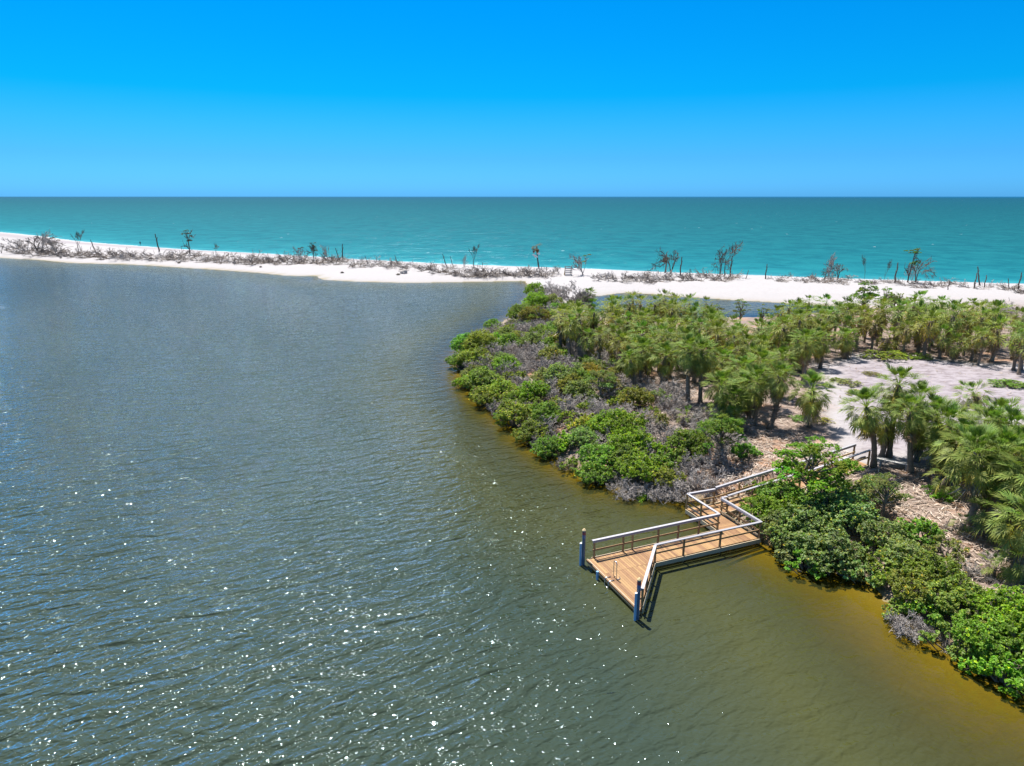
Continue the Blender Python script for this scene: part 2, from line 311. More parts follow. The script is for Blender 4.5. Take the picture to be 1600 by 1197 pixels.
# ------------------------------------------------------------------ water
def ramp_of(nt, s, a, b):
    r = ramp(nt, [(a, 0.0), (b, 1.0)]); nt.links.new(s, r.inputs[0]); return r.outputs[0]
def water_material(name, lagoon=True):
    m, nt = new_mat(name); L = nt.links.new
    g = N(nt, 'ShaderNodeNewGeometry'); pos = g.outputs['Position']
    def wave(rot, sx_, sy_, detail, rough, dist=.3, loc=0):
        rt = N(nt, 'ShaderNodeMapping', inp={'Rotation': (0, 0, R(rot))}); L(pos, rt.inputs[0])
        mp = N(nt, 'ShaderNodeMapping', inp={'Location': (loc, loc*.7, 0), 'Scale': (sx_, sy_, 1)}); L(rt.outputs[0], mp.inputs[0])
        return noise_(nt, mp.outputs[0], 1.0, detail, rough, dist)
    if lagoon:
        w1 = wave(-20, .34, .92, 1, .5, .9); w2 = wave(-33, 1.2, 2.9, 1, .5, .6, 7); w3 = wave(15, 4.2, 5.8, 0, .5, .6, 3); w0 = wave(30, .08, .14, 3, .6, .5, 2)
        cal = N(nt, 'ShaderNodeAttribute', attribute_name='chop').outputs['Fac']
        h = math_(nt, 'ADD', math_(nt, 'MULTIPLY', w1, .52), math_(nt, 'ADD', math_(nt, 'MULTIPLY', w2, .24), math_(nt, 'MULTIPLY', w3, math_(nt, 'ADD', math_(nt, 'MULTIPLY', ramp_of(nt, w0, .35, .65), .02), .075))))
        h = math_(nt, 'MULTIPLY', h, cal)
    else:
        w1 = wave(12, .05, .28, 3, .55, .6); w2 = wave(5, .25, 1.3, 3, .6, .4, 5); w3 = wave(-10, .8, 3., 2, .5)
        h = math_(nt, 'ADD', math_(nt, 'MULTIPLY', w1, .9), math_(nt, 'ADD', math_(nt, 'MULTIPLY', w2, .22), math_(nt, 'MULTIPLY', w3, .05)))
    b = N(nt, 'ShaderNodeBump', inp={'Strength': 1.0, 'Distance': 1.0}); L(h, b.inputs['Height'])
    fr = N(nt, 'ShaderNodeFresnel', inp={'IOR': 1.333}); L(b.outputs[0], fr.inputs['Normal'])
    gl = N(nt, 'ShaderNodeBsdfGlossy', inp={'Roughness': .065 if lagoon else .25, 'Color': (.66, .83, .95, 1)}); L(b.outputs[0], gl.inputs['Normal'])
    df = N(nt, 'ShaderNodeBsdfDiffuse'); L(b.outputs[0], df.inputs['Normal'])
    pb = wave(20, .05, .05, 4, .55, .5)
    if lagoon:
        dp = N(nt, 'ShaderNodeAttribute', attribute_name='depth').outputs['Fac']
        dc = mixc(nt, ramp_of(nt, dp, 1.0, 2.2) if False else math_(nt, 'MULTIPLY', math_(nt, 'SUBTRACT', dp, 1.0, True), .85, True), mixc(nt, pb, (.041, .047, .015), (.057, .059, .021)), mixc(nt, pb, (.024, .040, .029), (.033, .048, .035))); L(dc, df.inputs[0])  # bluer body over deep water, partly sky reflection put into the colour
        tr = N(nt, 'ShaderNodeBsdfTransparent')
        tcol = ramp(nt, [(0.0, (.95, .88, .55)), (.12, (.82, .74, .16)), (.5, (.52, .48, .05))]); L(dp, tcol.inputs[0]); L(tcol.outputs[0], tr.inputs[0])
        sw = wave(52, .8, 3.2, 5, .6, 2.0)
        dpn = math_(nt, 'ADD', dp, math_(nt, 'MULTIPLY', math_(nt, 'SUBTRACT', sw, .5), .25))
        al_ = ramp(nt, [(.0, 0.08), (.20, .34), (.5, .78), (.9, 1.0)]); L(dpn, al_.inputs[0])
        body = N(nt, 'ShaderNodeMixShader'); L(al_.outputs[0], body.inputs[0]); L(tr.outputs[0], body.inputs[1]); L(df.outputs[0], body.inputs[2])
        fac = math_(nt, 'MULTIPLY', fr.outputs[0], .85, True)
    else:
        gl.inputs['Color'].default_value = (.55, .85, 1, 1)
        od = N(nt, 'ShaderNodeAttribute', attribute_name='offshore').outputs['Fac']
        lg = math_(nt, 'DIVIDE', math_(nt, 'LOGARITHM', math_(nt, 'ADD', od, 1), 10), 5.0)
        cr = ramp(nt, [(0.0, (.22, .36, .36)), (.10, (.04, .23, .25)), (.22, (.012, .165, .178)), (.36, (.007, .122, .132)), (.5, (.006, .092, .098)), (.62, (.004, .070, .08)), (.78, (.003, .055, .082)), (.86, (.001, .070, .14)), (1, (.001, .075, .16))])
        L(lg, cr.inputs[0])
        w4 = wave(4, .10, .09, 5, .7, .5, 9)
        cc = mixc(nt, ramp_of(nt, w4, .42, .64), cr.outputs[0], mixc(nt, 1.0, cr.outputs[0], (.45, .68, .74), 'MULTIPLY'))  # ripple shading painted into the sea colour as darker noise, waves likewise below
        cc = mixc(nt, math_(nt, 'MULTIPLY', ramp_of(nt, w1, .5, .68), .5), cc, mixc(nt, 1.0, cr.outputs[0], (.45, .68, .72), 'MULTIPLY'))
        vo = N(nt, 'ShaderNodeTexVoronoi', inp={'Scale': 1.0, 'Randomness': 1.0}); mpv = N(nt, 'ShaderNodeMapping', inp={'Scale': (.045, .06, 1)}); L(pos, mpv.inputs[0]); L(mpv.outputs[0], vo.inputs['Vector'])
        sc_ = N(nt, 'ShaderNodeSeparateColor'); L(vo.outputs['Color'], sc_.inputs[0])
        dots = math_(nt, 'MULTIPLY', math_(nt, 'LESS_THAN', math_(nt, 'ADD', vo.outputs['Distance'], math_(nt, 'MULTIPLY', wave(0, .6, 1.6, 3, .6), .05)), .058), math_(nt, 'GREATER_THAN', sc_.outputs[0], .35))
        foam = math_(nt, 'LESS_THAN', math_(nt, 'ADD', od, math_(nt, 'MULTIPLY', wave(15, .1, .4, 4, .6), 6.0)), 4.0)
        cc = mixc(nt, math_(nt, 'MAXIMUM', math_(nt, 'MULTIPLY', dots, .8), math_(nt, 'MULTIPLY', foam, .75)), cc, (.5, .53, .53)); L(cc, df.inputs[0])
        body = df; fac = math_(nt, 'MULTIPLY', fr.outputs[0], .11, True)
    mx = N(nt, 'ShaderNodeMixShader'); L(fac, mx.inputs[0]); L(body.outputs[0], mx.inputs[1]); L(gl.outputs[0], mx.inputs[2]); out(nt, mx.outputs[0])
    return m
M_LAG = water_material('lagoon_water'); M_SEA = water_material('sea_water', False)
wm = (GZ < .12) & (sdf(P, sea_line+[(420, -400), (-520, -400)]) > 3.0)
kp = wm[quads].any(1)
depth_a = np.where(GZ < 0, -GZ, 0)
# the water lies calmer in the lee of the shore
chop = np.clip(.12+np.maximum(-GD, 0)/9., .12, 1)
lee = 1/(1+np.exp(-(P[:, 0]-(2+(P[:, 1]-25)*.12))/4.5))*1/(1+np.exp((P[:, 1]-40)/2.))
chop = chop*(1-.72*lee)
inl = sdf(P, inlet) > -2
chop = chop*(1-.5*np.clip((P[:, 1]-60)/110, 0, 1))
chop = np.where(inl, chop*.35, chop)
lw = link('lagoon_water', grid_mesh('lagoon_water', np.zeros(nx*ny), kp, {'depth': depth_a, 'chop': chop}, M_LAG)); tag(lw, kind='structure')
sea_edge = sea_line
# sea: strips from the sea shoreline out to the horizon
sl = []
for i in range(len(sea_edge)-1):
    a, b_ = np.array(sea_edge[i]), np.array(sea_edge[i+1]); k = max(1, int(np.linalg.norm(b_-a)/4))
    for j in range(k): sl.append(a+(b_-a)*j/k)
sl.append(np.array(sea_edge[-1])); sl = np.array(sl)
for _ in range(12): sl[1:-1] = (sl[:-2]+sl[2:]+2*sl[1:-1])/4
sl = np.concatenate([[(-180000, 60000), (-40000, 15000), (-9000, 4200), (-2500, 1560), (-1100, 900)], sl, [(900, -200), (3000, -1200), (12000, -5200), (60000, -26000)]])
rows = [-9, -3, 0, 1.2, 3, 6, 12, 22, 40, 70, 120, 220, 400, 800, 1700, 4000, 10000, 30000, 90000]
fan = np.linspace(R(155), R(-25), len(sl)); fd = np.stack([np.cos(fan), np.sin(fan)], 1)
base_n = np.array([.50, .866])
V = []; O_ = []
for r_ in rows:
    k = 0.0; dvec = (1-k)*base_n+k*fd; dvec /= np.linalg.norm(dvec, axis=1)[:, None]
    pts = sl+dvec*r_; V += [(a[0], a[1], 0.0) for a in pts]; O_ += [max(0, r_)]*len(sl)
F = []; n_ = len(sl)
for i in range(len(rows)-1):
    for j in range(n_-1): F.append((i*n_+j, i*n_+j+1, (i+1)*n_+j+1, (i+1)*n_+j)[::-1])
me = bpy.data.meshes.new('sea_water'); me.from_pydata(V, [], F); a_ = me.attributes.new('offshore', 'FLOAT', 'POINT'); a_.data.foreach_set('value', O_); me.materials.append(M_SEA)
tag(link('sea_water', me), kind='structure')

# ------------------------------------------------------------------ plant meshes
def unit(v): v = np.asarray(v, float); return v/(np.linalg.norm(v)+1e-9)
def leaf_quads(mb, pts, nrm, size, tint, aspect=.62):
    n = len(pts); nrm = nrm/(np.linalg.norm(nrm, axis=1)[:, None]+1e-9)
    r = nr.normal(size=(n, 3)); u = np.cross(nrm, r); u /= np.linalg.norm(u, axis=1)[:, None]+1e-9; v = np.cross(nrm, u)
    s = size[:, None]
    p0 = pts-u*s*.5; p2 = pts+u*s*.5-nrm*s*.12; p1 = pts+v*s*.5*aspect+nrm*s*.08; p3 = pts-v*s*.5*aspect+nrm*s*.08
    V = np.stack([p0, p1, p2, p3], 1).reshape(-1, 3); C = np.repeat(tint, 4, 0)
    b = mb.n; mb.v.append(V); mb.c.append(C); mb.f.extend([(b+4*i, b+4*i+1, b+4*i+2, b+4*i+3) for i in range(n)]); mb.n += 4*n
def make_bush(Rad, Ht, nl, dens, lsz, seed, spread=.78, lobe=(.17, .36), gap=0.25):
    global nr
    nl = int(nl*1.7)
    nr = np.random.RandomState(seed); mb = MB(); wb = MB()
    cs = []; rs = []
    for i in range(nl):
        a = i*2.399+nr.uniform(-.4, .4); q = math.sqrt((i+.5)/nl)*spread*nr.uniform(.85, 1.12)
        rr = Rad*nr.uniform(*lobe)
        zz = Ht*(.22+.70*nr.uniform(.45, 1.05)*(1-(q/spread)**2*.7))
        cs.append((math.cos(a)*q*Rad*1.15, math.sin(a)*q*Rad*1.15, max(rr*.55, zz))); rs.append(rr)
    cs = np.array(cs); rs = np.array(rs)
    for i in range(nl):
        n = int(4*math.pi*rs[i]**2*dens*(1-gap*nr.uniform()))
        nt_ = max(6, n//16); tc_ = nr.normal(size=(nt_, 3)); tc_ /= np.linalg.norm(tc_, axis=1)[:, None]; ti_ = nr.randint(0, nt_, n)
        tr_ = nr.uniform(.72, 1.25, nt_)
        d = tc_[ti_]+nr.normal(size=(n, 3))*(.085/rs[i]**.5); d /= np.linalg.norm(d, axis=1)[:, None]
        bump = 1+.22*np.sin(d[:, 0]*7+i)*np.sin(d[:, 1]*6+2*i)*np.sin(d[:, 2]*5+i*1.7)
        rad = rs[i]*bump*np.where(nr.uniform(size=n) < .8, tr_[ti_]*nr.uniform(.9, 1.08, n), nr.uniform(.4, .9, n))
        p = cs[i]+d*rad[:, None]*np.array([1, 1, .82])
        ok = p[:, 2] > .05
        for j in range(nl):
            if j != i: ok &= np.linalg.norm(p-cs[j], axis=1) > rs[j]*.62
        p = p[ok]; d = d[ok]; n = len(p)
        nrm = d*.45+nr.normal(size=(n, 3))*.55+np.array([0, 0, .8])
        br = nr.uniform(.7, 1.3, n)*nr.uniform(.85, 1.15)*nr.uniform(.75, 1.25, nt_)[ti_][ok]; t = np.stack([br*nr.uniform(.85, 1.2, n), br, br*nr.uniform(.6, 1.15, n)], 1)
        yl = nr.uniform(size=n) < .035; t[yl] = t[yl]*np.array([2.6, 1.7, .8])
        leaf_quads(mb, p, nrm, lsz*nr.uniform(.7, 1.3, n), t)
    for i in range(nl):
        e = cs[i]; st = np.array([e[0]*.12, e[1]*.12, 0]); mid = (st+e)/2+nr.normal(size=3)*.12*Rad+np.array([0, 0, -.08*Rad])
        wb.tube([st, mid, e], [.035*Rad+.012, .022*Rad+.008, .012*Rad+.004], 5)
        for k in range(5):
            t_ = e+unit(nr.normal(size=3)+np.array([0, 0, .3]))*rs[i]*nr.uniform(.7, 1.0)
            wb.tube([e+(mid-e)*nr.uniform(0, .5), (e+t_)/2+nr.normal(size=3)*.05, t_], [.012*Rad, .009*Rad, .004], 3, cap=False)
    return mb.mesh('foliage', M_LEAF), wb.mesh('branches', M_BRANCH)
BUSH = {
 'S': [make_bush(1.0, 1.3, 7, 260, .12, 1), make_bush(1.0, 1.2, 8, 240, .13, 2)],
 'M': [make_bush(1.7, 2.1, 12, 190, .135, 3), make_bush(1.7, 1.9, 13, 180, .14, 4), make_bush(1.7, 2.0, 14, 170, .13, 5, .7, (.2, .36))],
 'L': [make_bush(2.6, 2.7, 20, 150, .145, 6, .68, (.2, .36)), make_bush(2.6, 2.6, 22, 145, .145, 7, .7, (.18, .34))],
 'T': [make_bush(1.7, 2.6, 16, 150, .15, 8, .8, (.15, .27), .4), make_bush(1.7, 2.8, 18, 140, .14, 9, .85, (.13, .25), .5)],   # open, tiered
}
BR = {'S': 1.0, 'M': 1.7, 'L': 2.6, 'T': 1.7}
def grow(mb, p, d, ln, rad, lev, rs, spread, curl, minr, up, col=None):
    """recursive bare branch"""
    n = 3 if lev > 0 else 2; pts = [np.array(p, float)]; dd = unit(d)
    for i in range(n):
        dd = unit(dd+rs.normal(size=3)*curl+np.array([0, 0, up])); pts.append(pts[-1]+dd*ln/n)
    for q in pts:
        if q[2] < .03: q[2] = .03+abs(rs.normal())*.04
    r1 = max(minr, rad*.62)
    mb.tube(pts, np.linspace(max(rad, minr), r1, n+1), 5 if rad > .05 else 3, col, cap=False)
    if lev > 0:
        k = rs.randint(2, 5) if lev < 5 else 3
        for j in range(k):
            i = rs.randint(1, n+1) if j else n
            nd = unit(dd+rs.normal(size=3)*spread)
            grow(mb, pts[i], nd, ln*rs.uniform(.5, .85), r1*rs.uniform(.5, .8), lev-1, rs, spread, curl, minr, up, col)
def make_dead(seed, stems, ln, lev, rad, tilt, spread=.6, curl=.25, minr=.009, up=.02, mat=None, off=.3):
    rs = np.random.RandomState(seed); mb = MB()
    for i in range(stems):
        a = rs.uniform(0, 6.28); t = rs.uniform(*tilt); d = (math.cos(a)*math.sin(t), math.sin(a)*math.sin(t), math.cos(t))
        grow(mb, (rs.normal()*off, rs.normal()*off, 0), d, ln*rs.uniform(.6, 1.1), rad*rs.uniform(.6, 1.1), lev, rs, spread, curl, minr, up)
    return mb.mesh('branches', mat or M_DEADW)
DEAD = [make_dead(1, 9, .8, 5, .045, (.1, 1.35), minr=.012), make_dead(2, 9, .78, 5, .04, (.1, 1.2), .7, .3, .012), make_dead(3, 8, .85, 5, .05, (.3, 1.5), .6, .35, .012)]      # ~2 m shrubs
BIGD = [make_dead(4, 14, 1.0, 5, .05, (.1, 1.4), .75, .3, .013, off=.7), make_dead(5, 13, 1.0, 5, .055, (.1, 1.5), .7, .35, .013, off=.8)]                # big tangles
BRUSH = [make_dead(20+i, 9, 2.0, 2, .11, (1.0, 1.55), .5, .2, .045, 0.0, M_DEADW if i % 2 else M_DARKW2, .6) for i in range(5)]                               # beach driftwood tangles (seen from 200 m)
BRUSHM = []
for me_ in BRUSH: pass
TREE = [make_dead(31, 1, 2.4, 4, .14, (.05, .2), .45, .12, .028, .05, M_DARKW, 0), make_dead(32, 2, 2.0, 4, .12, (.1, .45), .5, .15, .028, .04, M_DARKW, .1),
        make_dead(33, 3, 1.8, 4, .1, (.1, .5), .4, .12, .025, .06, M_DEADW, .15), make_dead(34, 1, 2.6, 3, .13, (.1, .3), .5, .2, .03, .03, M_DARKW, 0)]
def zmax(me): return max(v.co.z for v in me.vertices)
TREEH = [zmax(t) for t in TREE]
def make_pole(seed, lean):
    rs = np.random.RandomState(seed); mb = MB(); pts = [(0, 0, 0)]
    for i in range(1, 7): t = i/6; pts.append((lean*t+rs.normal()*.012, rs.normal()*.012, t))
    mb.tube(pts, np.linspace(.04, .022, 7), 6); mb.tube([pts[4], (pts[4][0]+.07, .02, .82)], [.014, .008], 4); mb.tube([pts[3], (pts[3][0]-.06, -.02, .62)], [.014, .006], 4)
    return mb.mesh('trunk', M_DARKW)
POLE = [make_pole(1, -.12), make_pole(2, .02), make_pole(3, .25), make_pole(4, -.3)]

# palm fronds: costapalmate fans
def frond_geo(rs, Lp=1.0, droop=.25, segs=20, size=.66, dead=False, narrow=1.0, wf=1.0):
    """arrays of one frond lying along +X from the origin"""
    V = []; F = []; C = []
    def axis(s):  # arched midrib
        return np.array([s*(1-.06*droop*s), 0, -droop*.42*s*s])
    n = 4
    for i in range(n+1):
        s = Lp*i/n; p = axis(s); w = .022*(1-.4*i/n)
        V += [p+np.array([0, w, 0]), p+np.array([0, -w, 0])]; C += [(1.15, 1.05, .8)]*2
        if i: b = 2*i; F.append((b-2, b-1, b+1, b))
    rl = .55*size
    for k in range(segs):
        f = (k+.5)/segs*2-1                      # -1..1 side to side
        a = f*R(118)*narrow; s0 = Lp+rl*(1-abs(f))**.9*.75
        p0 = axis(s0); sl_ = (axis(s0+.05)-axis(s0)); sl_ /= np.linalg.norm(sl_)
        side = np.array([0, 1., 0]); upv = np.cross(sl_, side)
        d = unit(sl_*math.cos(a)+side*math.sin(a)+upv*(.55*abs(math.sin(a))+rs.normal()*.12))
        ln = size*(.82+.18*math.cos(a))*rs.uniform(.85, 1.08)*(.9 if abs(f) < .15 else 1)
        w = .043*size*wf*rs.uniform(.8, 1.15); wd = unit(np.cross(d, upv))*w
        g_ = (.22+.6*droop if not dead else .7)*rs.uniform(.6, 1.3)
        m_ = p0+d*ln*.5+np.array([0, 0, -.06*g_*ln]); m2 = p0+d*ln*.8+np.array([0, 0, -.3*g_*ln]); tp = p0+d*ln*.98+np.array([0, 0, -.62*g_*ln])
        b = len(V); V += [p0-wd*.3, p0+wd*.3, m_-wd, m_+wd+upv*.012, m2-wd*.6, m2+wd*.6, tp]
        F += [(b, b+1, b+3, b+2), (b+2, b+3, b+5, b+4), (b+4, b+5, b+6)]
        t = rs.uniform(.75, 1.25); tt = np.array([t*rs.uniform(.92, 1.1), t, t*rs.uniform(.8, 1.1)])
        C += [tt*.9, tt*.9, tt, tt, tt*np.array([1.2, 1.12, .95]), tt*np.array([1.2, 1.12, .95]), tt*np.array([1.45, 1.22, .85])]
    return np.array(V), F, np.array(C)
def frond_mesh(name, seed, mat, **k):
    mb = MB(); V, F, C = frond_geo(np.random.RandomState(seed), **k); mb.add(V, F, C); return mb.mesh(name, mat)
FR = [frond_mesh('frond', 1, M_FROND, droop=.05, narrow=.42, size=.55), frond_mesh('frond', 2, M_FROND, droop=.35), frond_mesh('frond', 3, M_FROND, droop=.6), frond_mesh('frond', 4, M_FROND, droop=.9), frond_mesh('frond', 5, M_FROND, droop=.5, size=.6)]
DFR = [frond_mesh('dead_frond', 6, M_DEADF, droop=.7, narrow=.4, dead=True, segs=12, size=.9), frond_mesh('dead_frond', 7, M_DEADF, droop=.4, narrow=.55, dead=True, segs=13, size=.8)]
def frond_set(rs, n=34, nd=14, low=-50):
    """(mesh index, azimuth, elevation, scale, colour, dead)"""
    S_ = []
    for i in range(n):
        t = i/(n-1); el = R(82-(82-low)*t**.95+rs.uniform(-9, 9)); az = i*2.39996+rs.uniform(-.25, .25)
        mi = 0 if t < .22 else (1 if t < .45 else (2 if t < .75 else 3)); mi = 4 if rs.uniform() < .15 and t > .3 else mi
        cgn = np.array([.105, .185, .032])*(1-t)+np.array([.245, .265, .088])*t
        if t > .75 and rs.uniform() < .35: cgn = np.array([.44, .38, .11])
        S_.append((mi, az, el, rs.uniform(.82, 1.08)*(.8 if t < .15 else 1), cgn*rs.uniform(.8, 1.2), False))
    for i in range(nd):
        az = rs.uniform(0, 6.28); el = R(rs.uniform(-88, -58)); g_ = rs.uniform(0, 1)
        cgn = np.array([.26, .19, .125])*(1-g_)+np.array([.30, .275, .25])*g_
        S_.append((rs.randint(2), az, el, rs.uniform(.75, 1.05), cgn*rs.uniform(.7, 1.15), True))
    return S_
def frond_rot(az, el): return Matrix.Rotation(az, 3, 'Z') @ Matrix.Rotation(-el, 3, 'Y')
def crown_meshes(seed, n, nd, low):
    rs = np.random.RandomState(seed); g_, d_ = MB(), MB()
    k_ = dict(segs=9, wf=1.8, size=.8)
    geos = [frond_geo(rs, droop=.05, narrow=.42, segs=7, size=.7, wf=1.9), frond_geo(rs, droop=.35, **k_), frond_geo(rs, droop=.6, **k_), frond_geo(rs, droop=.9, **k_), frond_geo(rs, droop=.5, **k_)]
    dg = [frond_geo(rs, droop=.7, narrow=.4, dead=True, segs=7, size=.9, wf=1.6), frond_geo(rs, droop=.4, narrow=.55, dead=True, segs=7, size=.8, wf=1.6)]
    for mi, az, el, s_, c_, dead in frond_set(rs, n, nd, low):
        V, F, C = (dg if dead else geos)[mi]; M_ = np.array(frond_rot(az, el))
        (d_ if dead else g_).add((V*s_)@M_.T+np.array([0, 0, rs.uniform(-.35, -.05) if dead else 0]), F, C*c_*(1.0))
    return g_.mesh('crown', M_FROND), d_.mesh('dead_fronds', M_DEADF)
CROWN = [crown_meshes(50+i, 27+3*(i % 3), 20, -50-6*(i % 2)) for i in range(6)]
SHAG = [crown_meshes(70+i, 28, 36, -55) for i in range(3)]
def trunk_mesh(seed, boots):
    rs = np.random.RandomState(seed); mb = MB(); pts = []; rad = []; n = 16
    bx, by = rs.normal()*.12, rs.normal()*.12
    for i in range(n+1):
        t = i/n; pts.append((bx*math.sin(t*3.14), by*math.sin(t*3.14), 5*t)); rad.append((.185-.035*t+(.07*(1-t*8) if t < .125 else 0))*(1.06 if i % 2 else .96))
    mb.tube(pts, rad, 9, (1, 1, 1))
    if boots:
        k = 0; z = (1.0 if boots > 1 else 3.2)
        while z < 4.95:
            a = k*2.4; t = z/5; c0 = np.array([bx*math.sin(t*3.14), by*math.sin(t*3.14), z]); o_ = np.array([math.cos(a), math.sin(a), 0])
            sd_ = np.array([-o_[1], o_[0], 0]); e = c0+o_*(.17+.17)+np.array([0, 0, .30]); s0 = c0+o_*.13
            for q in (-1, 1):
                mb.beam(s0+sd_*.07*q, e+sd_*.015*q, .05, .025, (1.3, 1.2, 1.1))
            k += 1; z += .085
    return mb.mesh('trunk', M_PTRUNK, True)
TRUNK = [trunk_mesh(1, 0), trunk_mesh(2, 1), trunk_mesh(3, 2), trunk_mesh(4, 0)]
def palm(x, y, h, label, group=None, near=False, rs=None, shag=False, tr=None, lean=(0, 0), sc=1.0, cat='palm', name='cabbage_palm', zb=None, n=None, cs=1.0):
    rs = rs or np.random.RandomState(int(abs(x*131+y*17)) % 99991)
    z = (ground(x, y) if zb is None else zb)-.06
    e = empty(name, (x, y, z), label, cat, group, rs.uniform(0, 6.28) if lean == (0, 0) else 0); e.rotation_euler[0] = lean[0]+rs.normal()*.02; e.rotation_euler[1] = lean[1]+rs.normal()*.02
    ti = tr if tr is not None else rs.randint(0, 4)
    link('trunk', TRUNK[ti], e, scale=(sc, sc, h/5.0))
    if near:
        for mi, az, el, s_, c_, dead in frond_set(rs, int((n or 50)*1.3), 34 if shag else 16, -55):
            q = link('dead_frond' if dead else 'frond', (DFR if dead else FR)[mi], e, (0, 0, h+(rs.uniform(-.4, -.1) if dead else rs.uniform(-.05, .08))), scale=(s_*sc*1.0*cs,)*3, color=c_)
            q.rotation_euler = frond_rot(az, el).to_euler()
    else:
        cr, de = (SHAG if shag else CROWN)[rs.randint(3 if shag else 6)]
        v = rs.uniform(.75, 1.05); yv = rs.uniform(.9, 1.25)
        rz = rs.uniform(0, 6.28)
        link('crown', cr, e, (0, 0, h), (0, 0, rz), (sc*cs,)*3, (v*yv, v, v)); link('dead_fronds', de, e, (0, 0, h), (0, 0, rz), (sc*cs,)*3, (v, v, v))
    return e
def place_palm(cx_, cy_, h, label, **k):
    """crown centre seen at photo pixel (cx, cy), trunk h metres tall, or its foot seen at pixel base"""
    base = k.pop('base', None)
    if base:
        zg = 1.9
        for _ in range(4): x0, y0 = at(base[0], base[1], zg); zg = ground(x0, y0)
        u = (cx_-800)/FPX; v = -(cy_-598.5)/FPX; dy = math.cos(PITCH)+v*math.sin(PITCH); t = y0/dy
        x1 = u*t; z1 = CAM_H+t*(v*math.cos(PITCH)-math.sin(PITCH)); h = z1-zg
        return palm(x0, y0, h, label, lean=(.001, math.atan2(x1-x0, h)), **k)
    h = h*.77
    zg = 1.9
    for _ in range(4):
        x, y = at(cx_, cy_, zg+h); zg = ground(x, y)
    return palm(x, y, h, label, **k)
# ------------------------------------------------------------------ boardwalk and swimming platform
OX, OY = 4.08, 32.88; E1 = np.array([.924, .383]); E2 = np.array([-.383, .924])
BWROOT = empty('boardwalk', (OX, OY, 0), 'zigzag timber boardwalk ending in a railed triangular swimming platform over the lagoon', 'boardwalk')
def Wp(s, t, z):                                           # deck coordinates -> local to the root
    x, y = E1[0]*s+E2[0]*t, E1[1]*s+E2[1]*t; k = .0186*max(0, min(1, 1-(s-9)/13.4))
    return np.array([x+k*(x+OX), y+k*(y+OY), z])
def Wq(s, t, z): return Wp(s, t, z-.35)
def dz(s): return .37 if s < 11.2 else .37+(s-11.2)*(BW_END-.37)/(22.4-11.2)
def board(poly, th=.04, tone=1.0, name='deck_board', mat=None):
    mb = MB(); q = [Wp(s, t, dz(s)) for s, t in poly]; c = sum(q)/4
    top = [p-c for p in q]; bot = [p-c-np.array([0, 0, th]) for p in q]
    mb.add(top+bot, [(0, 1, 2, 3), (7, 6, 5, 4), (0, 4, 5, 1), (1, 5, 6, 2), (2, 6, 7, 3), (3, 7, 4, 0)], (tone,)*3)
    me = mb.mesh(name, mat or M_DECK)
    if me.polygons[0].normal.z < 0: me.flip_normals()
    return link(name, me, BWROOT, tuple(c))
BP, BG = .146, .008
s_ = 0.0
while s_ < 3.03:
    a, b_ = s_+BG/2, s_+BP-BG/2
    lo = lambda s: -5.08+min(s, 3.03)*(3.40/3.03)
    board([(a, -.05), (b_, -.05), (b_, -1.64), (a, -1.64)], tone=rnd.uniform(.9, 1.1))
    if lo(b_) < -1.70: board([(a, -1.652), (b_, -1.652), (b_, lo(b_)), (a, lo(a))], tone=rnd.uniform(.9, 1.1))
    s_ += BP
while s_ < 10.1:
    board([(s_+BG/2, -.05), (s_+BP-BG/2, -.05), (s_+BP-BG/2, -1.63), (s_+BG/2, -1.63)], tone=rnd.uniform(.88, 1.1)); s_ += BP
t_ = -.045
while t_ < 2.9:
    board([(8.62, t_+BG/2), (8.62, t_+BP-BG/2), (10.08, t_+BP-BG/2), (10.08, t_+BG/2)], tone=rnd.uniform(.88, 1.1)); t_ += BP
s_ = 10.09
while s_ < 22.35:
    board([(s_+BG/2, 1.82), (s_+BP-BG/2, 1.82), (s_+BP-BG/2, 2.93), (s_+BG/2, 2.93)], tone=rnd.uniform(.9, 1.12)); s_ += BP
def piece(name, a, b, w, h, mat):
    a = np.asarray(a); b = np.asarray(b); c = (a+b)/2; d = unit(b-a); mb = MB()
    ang = math.atan2(d[1], d[0]); Ln = np.linalg.norm(b-a)
    mb.box((0, 0, 0), (Ln, w, h)); el = math.asin(max(-1, min(1, d[2])))
    o = link(name, mb.mesh(name, mat), BWROOT, tuple(c), (0, -el, ang)); return o
def post(s, t, down=.36, up=1.0):
    z = dz(s); mb = MB(); mb.box((0, 0, 0), (.09, .09, up+down)); link('post', mb.mesh('post', M_POST), BWROOT, tuple(Wp(s, t, z+(up-down)/2)), (0, 0, math.atan2(E1[1], E1[0])))
def rail(a, b, posts, out_, zo=0.0, skirt=True, low=False, dzt=0.0):
    """a, b deck coordinates of the ends; out_ = side pointing away from the deck; dzt lifts the cap"""
    def q(p, z, o=0.0): return Wp(p[0]+out_[0]*o, p[1]+out_[1]*o, dz(p[0])+z)
    piece('rail_cap', q(a, 1.075+dzt), q(b, 1.075+dzt), .15, .04, M_CAP)
    piece('top_rail', q(a, 1.0+dzt, -.065), q(b, 1.0+dzt, -.065), .038, .10, M_CAP)
    piece('mid_rail', q(a, .52, -.065), q(b, .52, -.065), .038, .095, M_POST)
    if low: piece('mid_rail', q(a, .22, -.065), q(b, .22, -.065), .038, .095, M_SKIRT)
    if skirt: piece('skirt_board', q(a, -.10, .065), q(b, -.10, .065), .04, .25, M_SKIRT)
    for f in posts:
        post(a[0]+(b[0]-a[0])*f, a[1]+(b[1]-a[1])*f)
rail((.22, -.02), (8.6, -.02), (.015, .23, .30, .5, .66, .83, .99), (0, 1))
rail((8.56, .08), (8.56, 2.98), (.52,), (-1, 0), low=True)
rail((8.56, 2.985), (10.66, 2.985), (.0, .98), (0, 1))
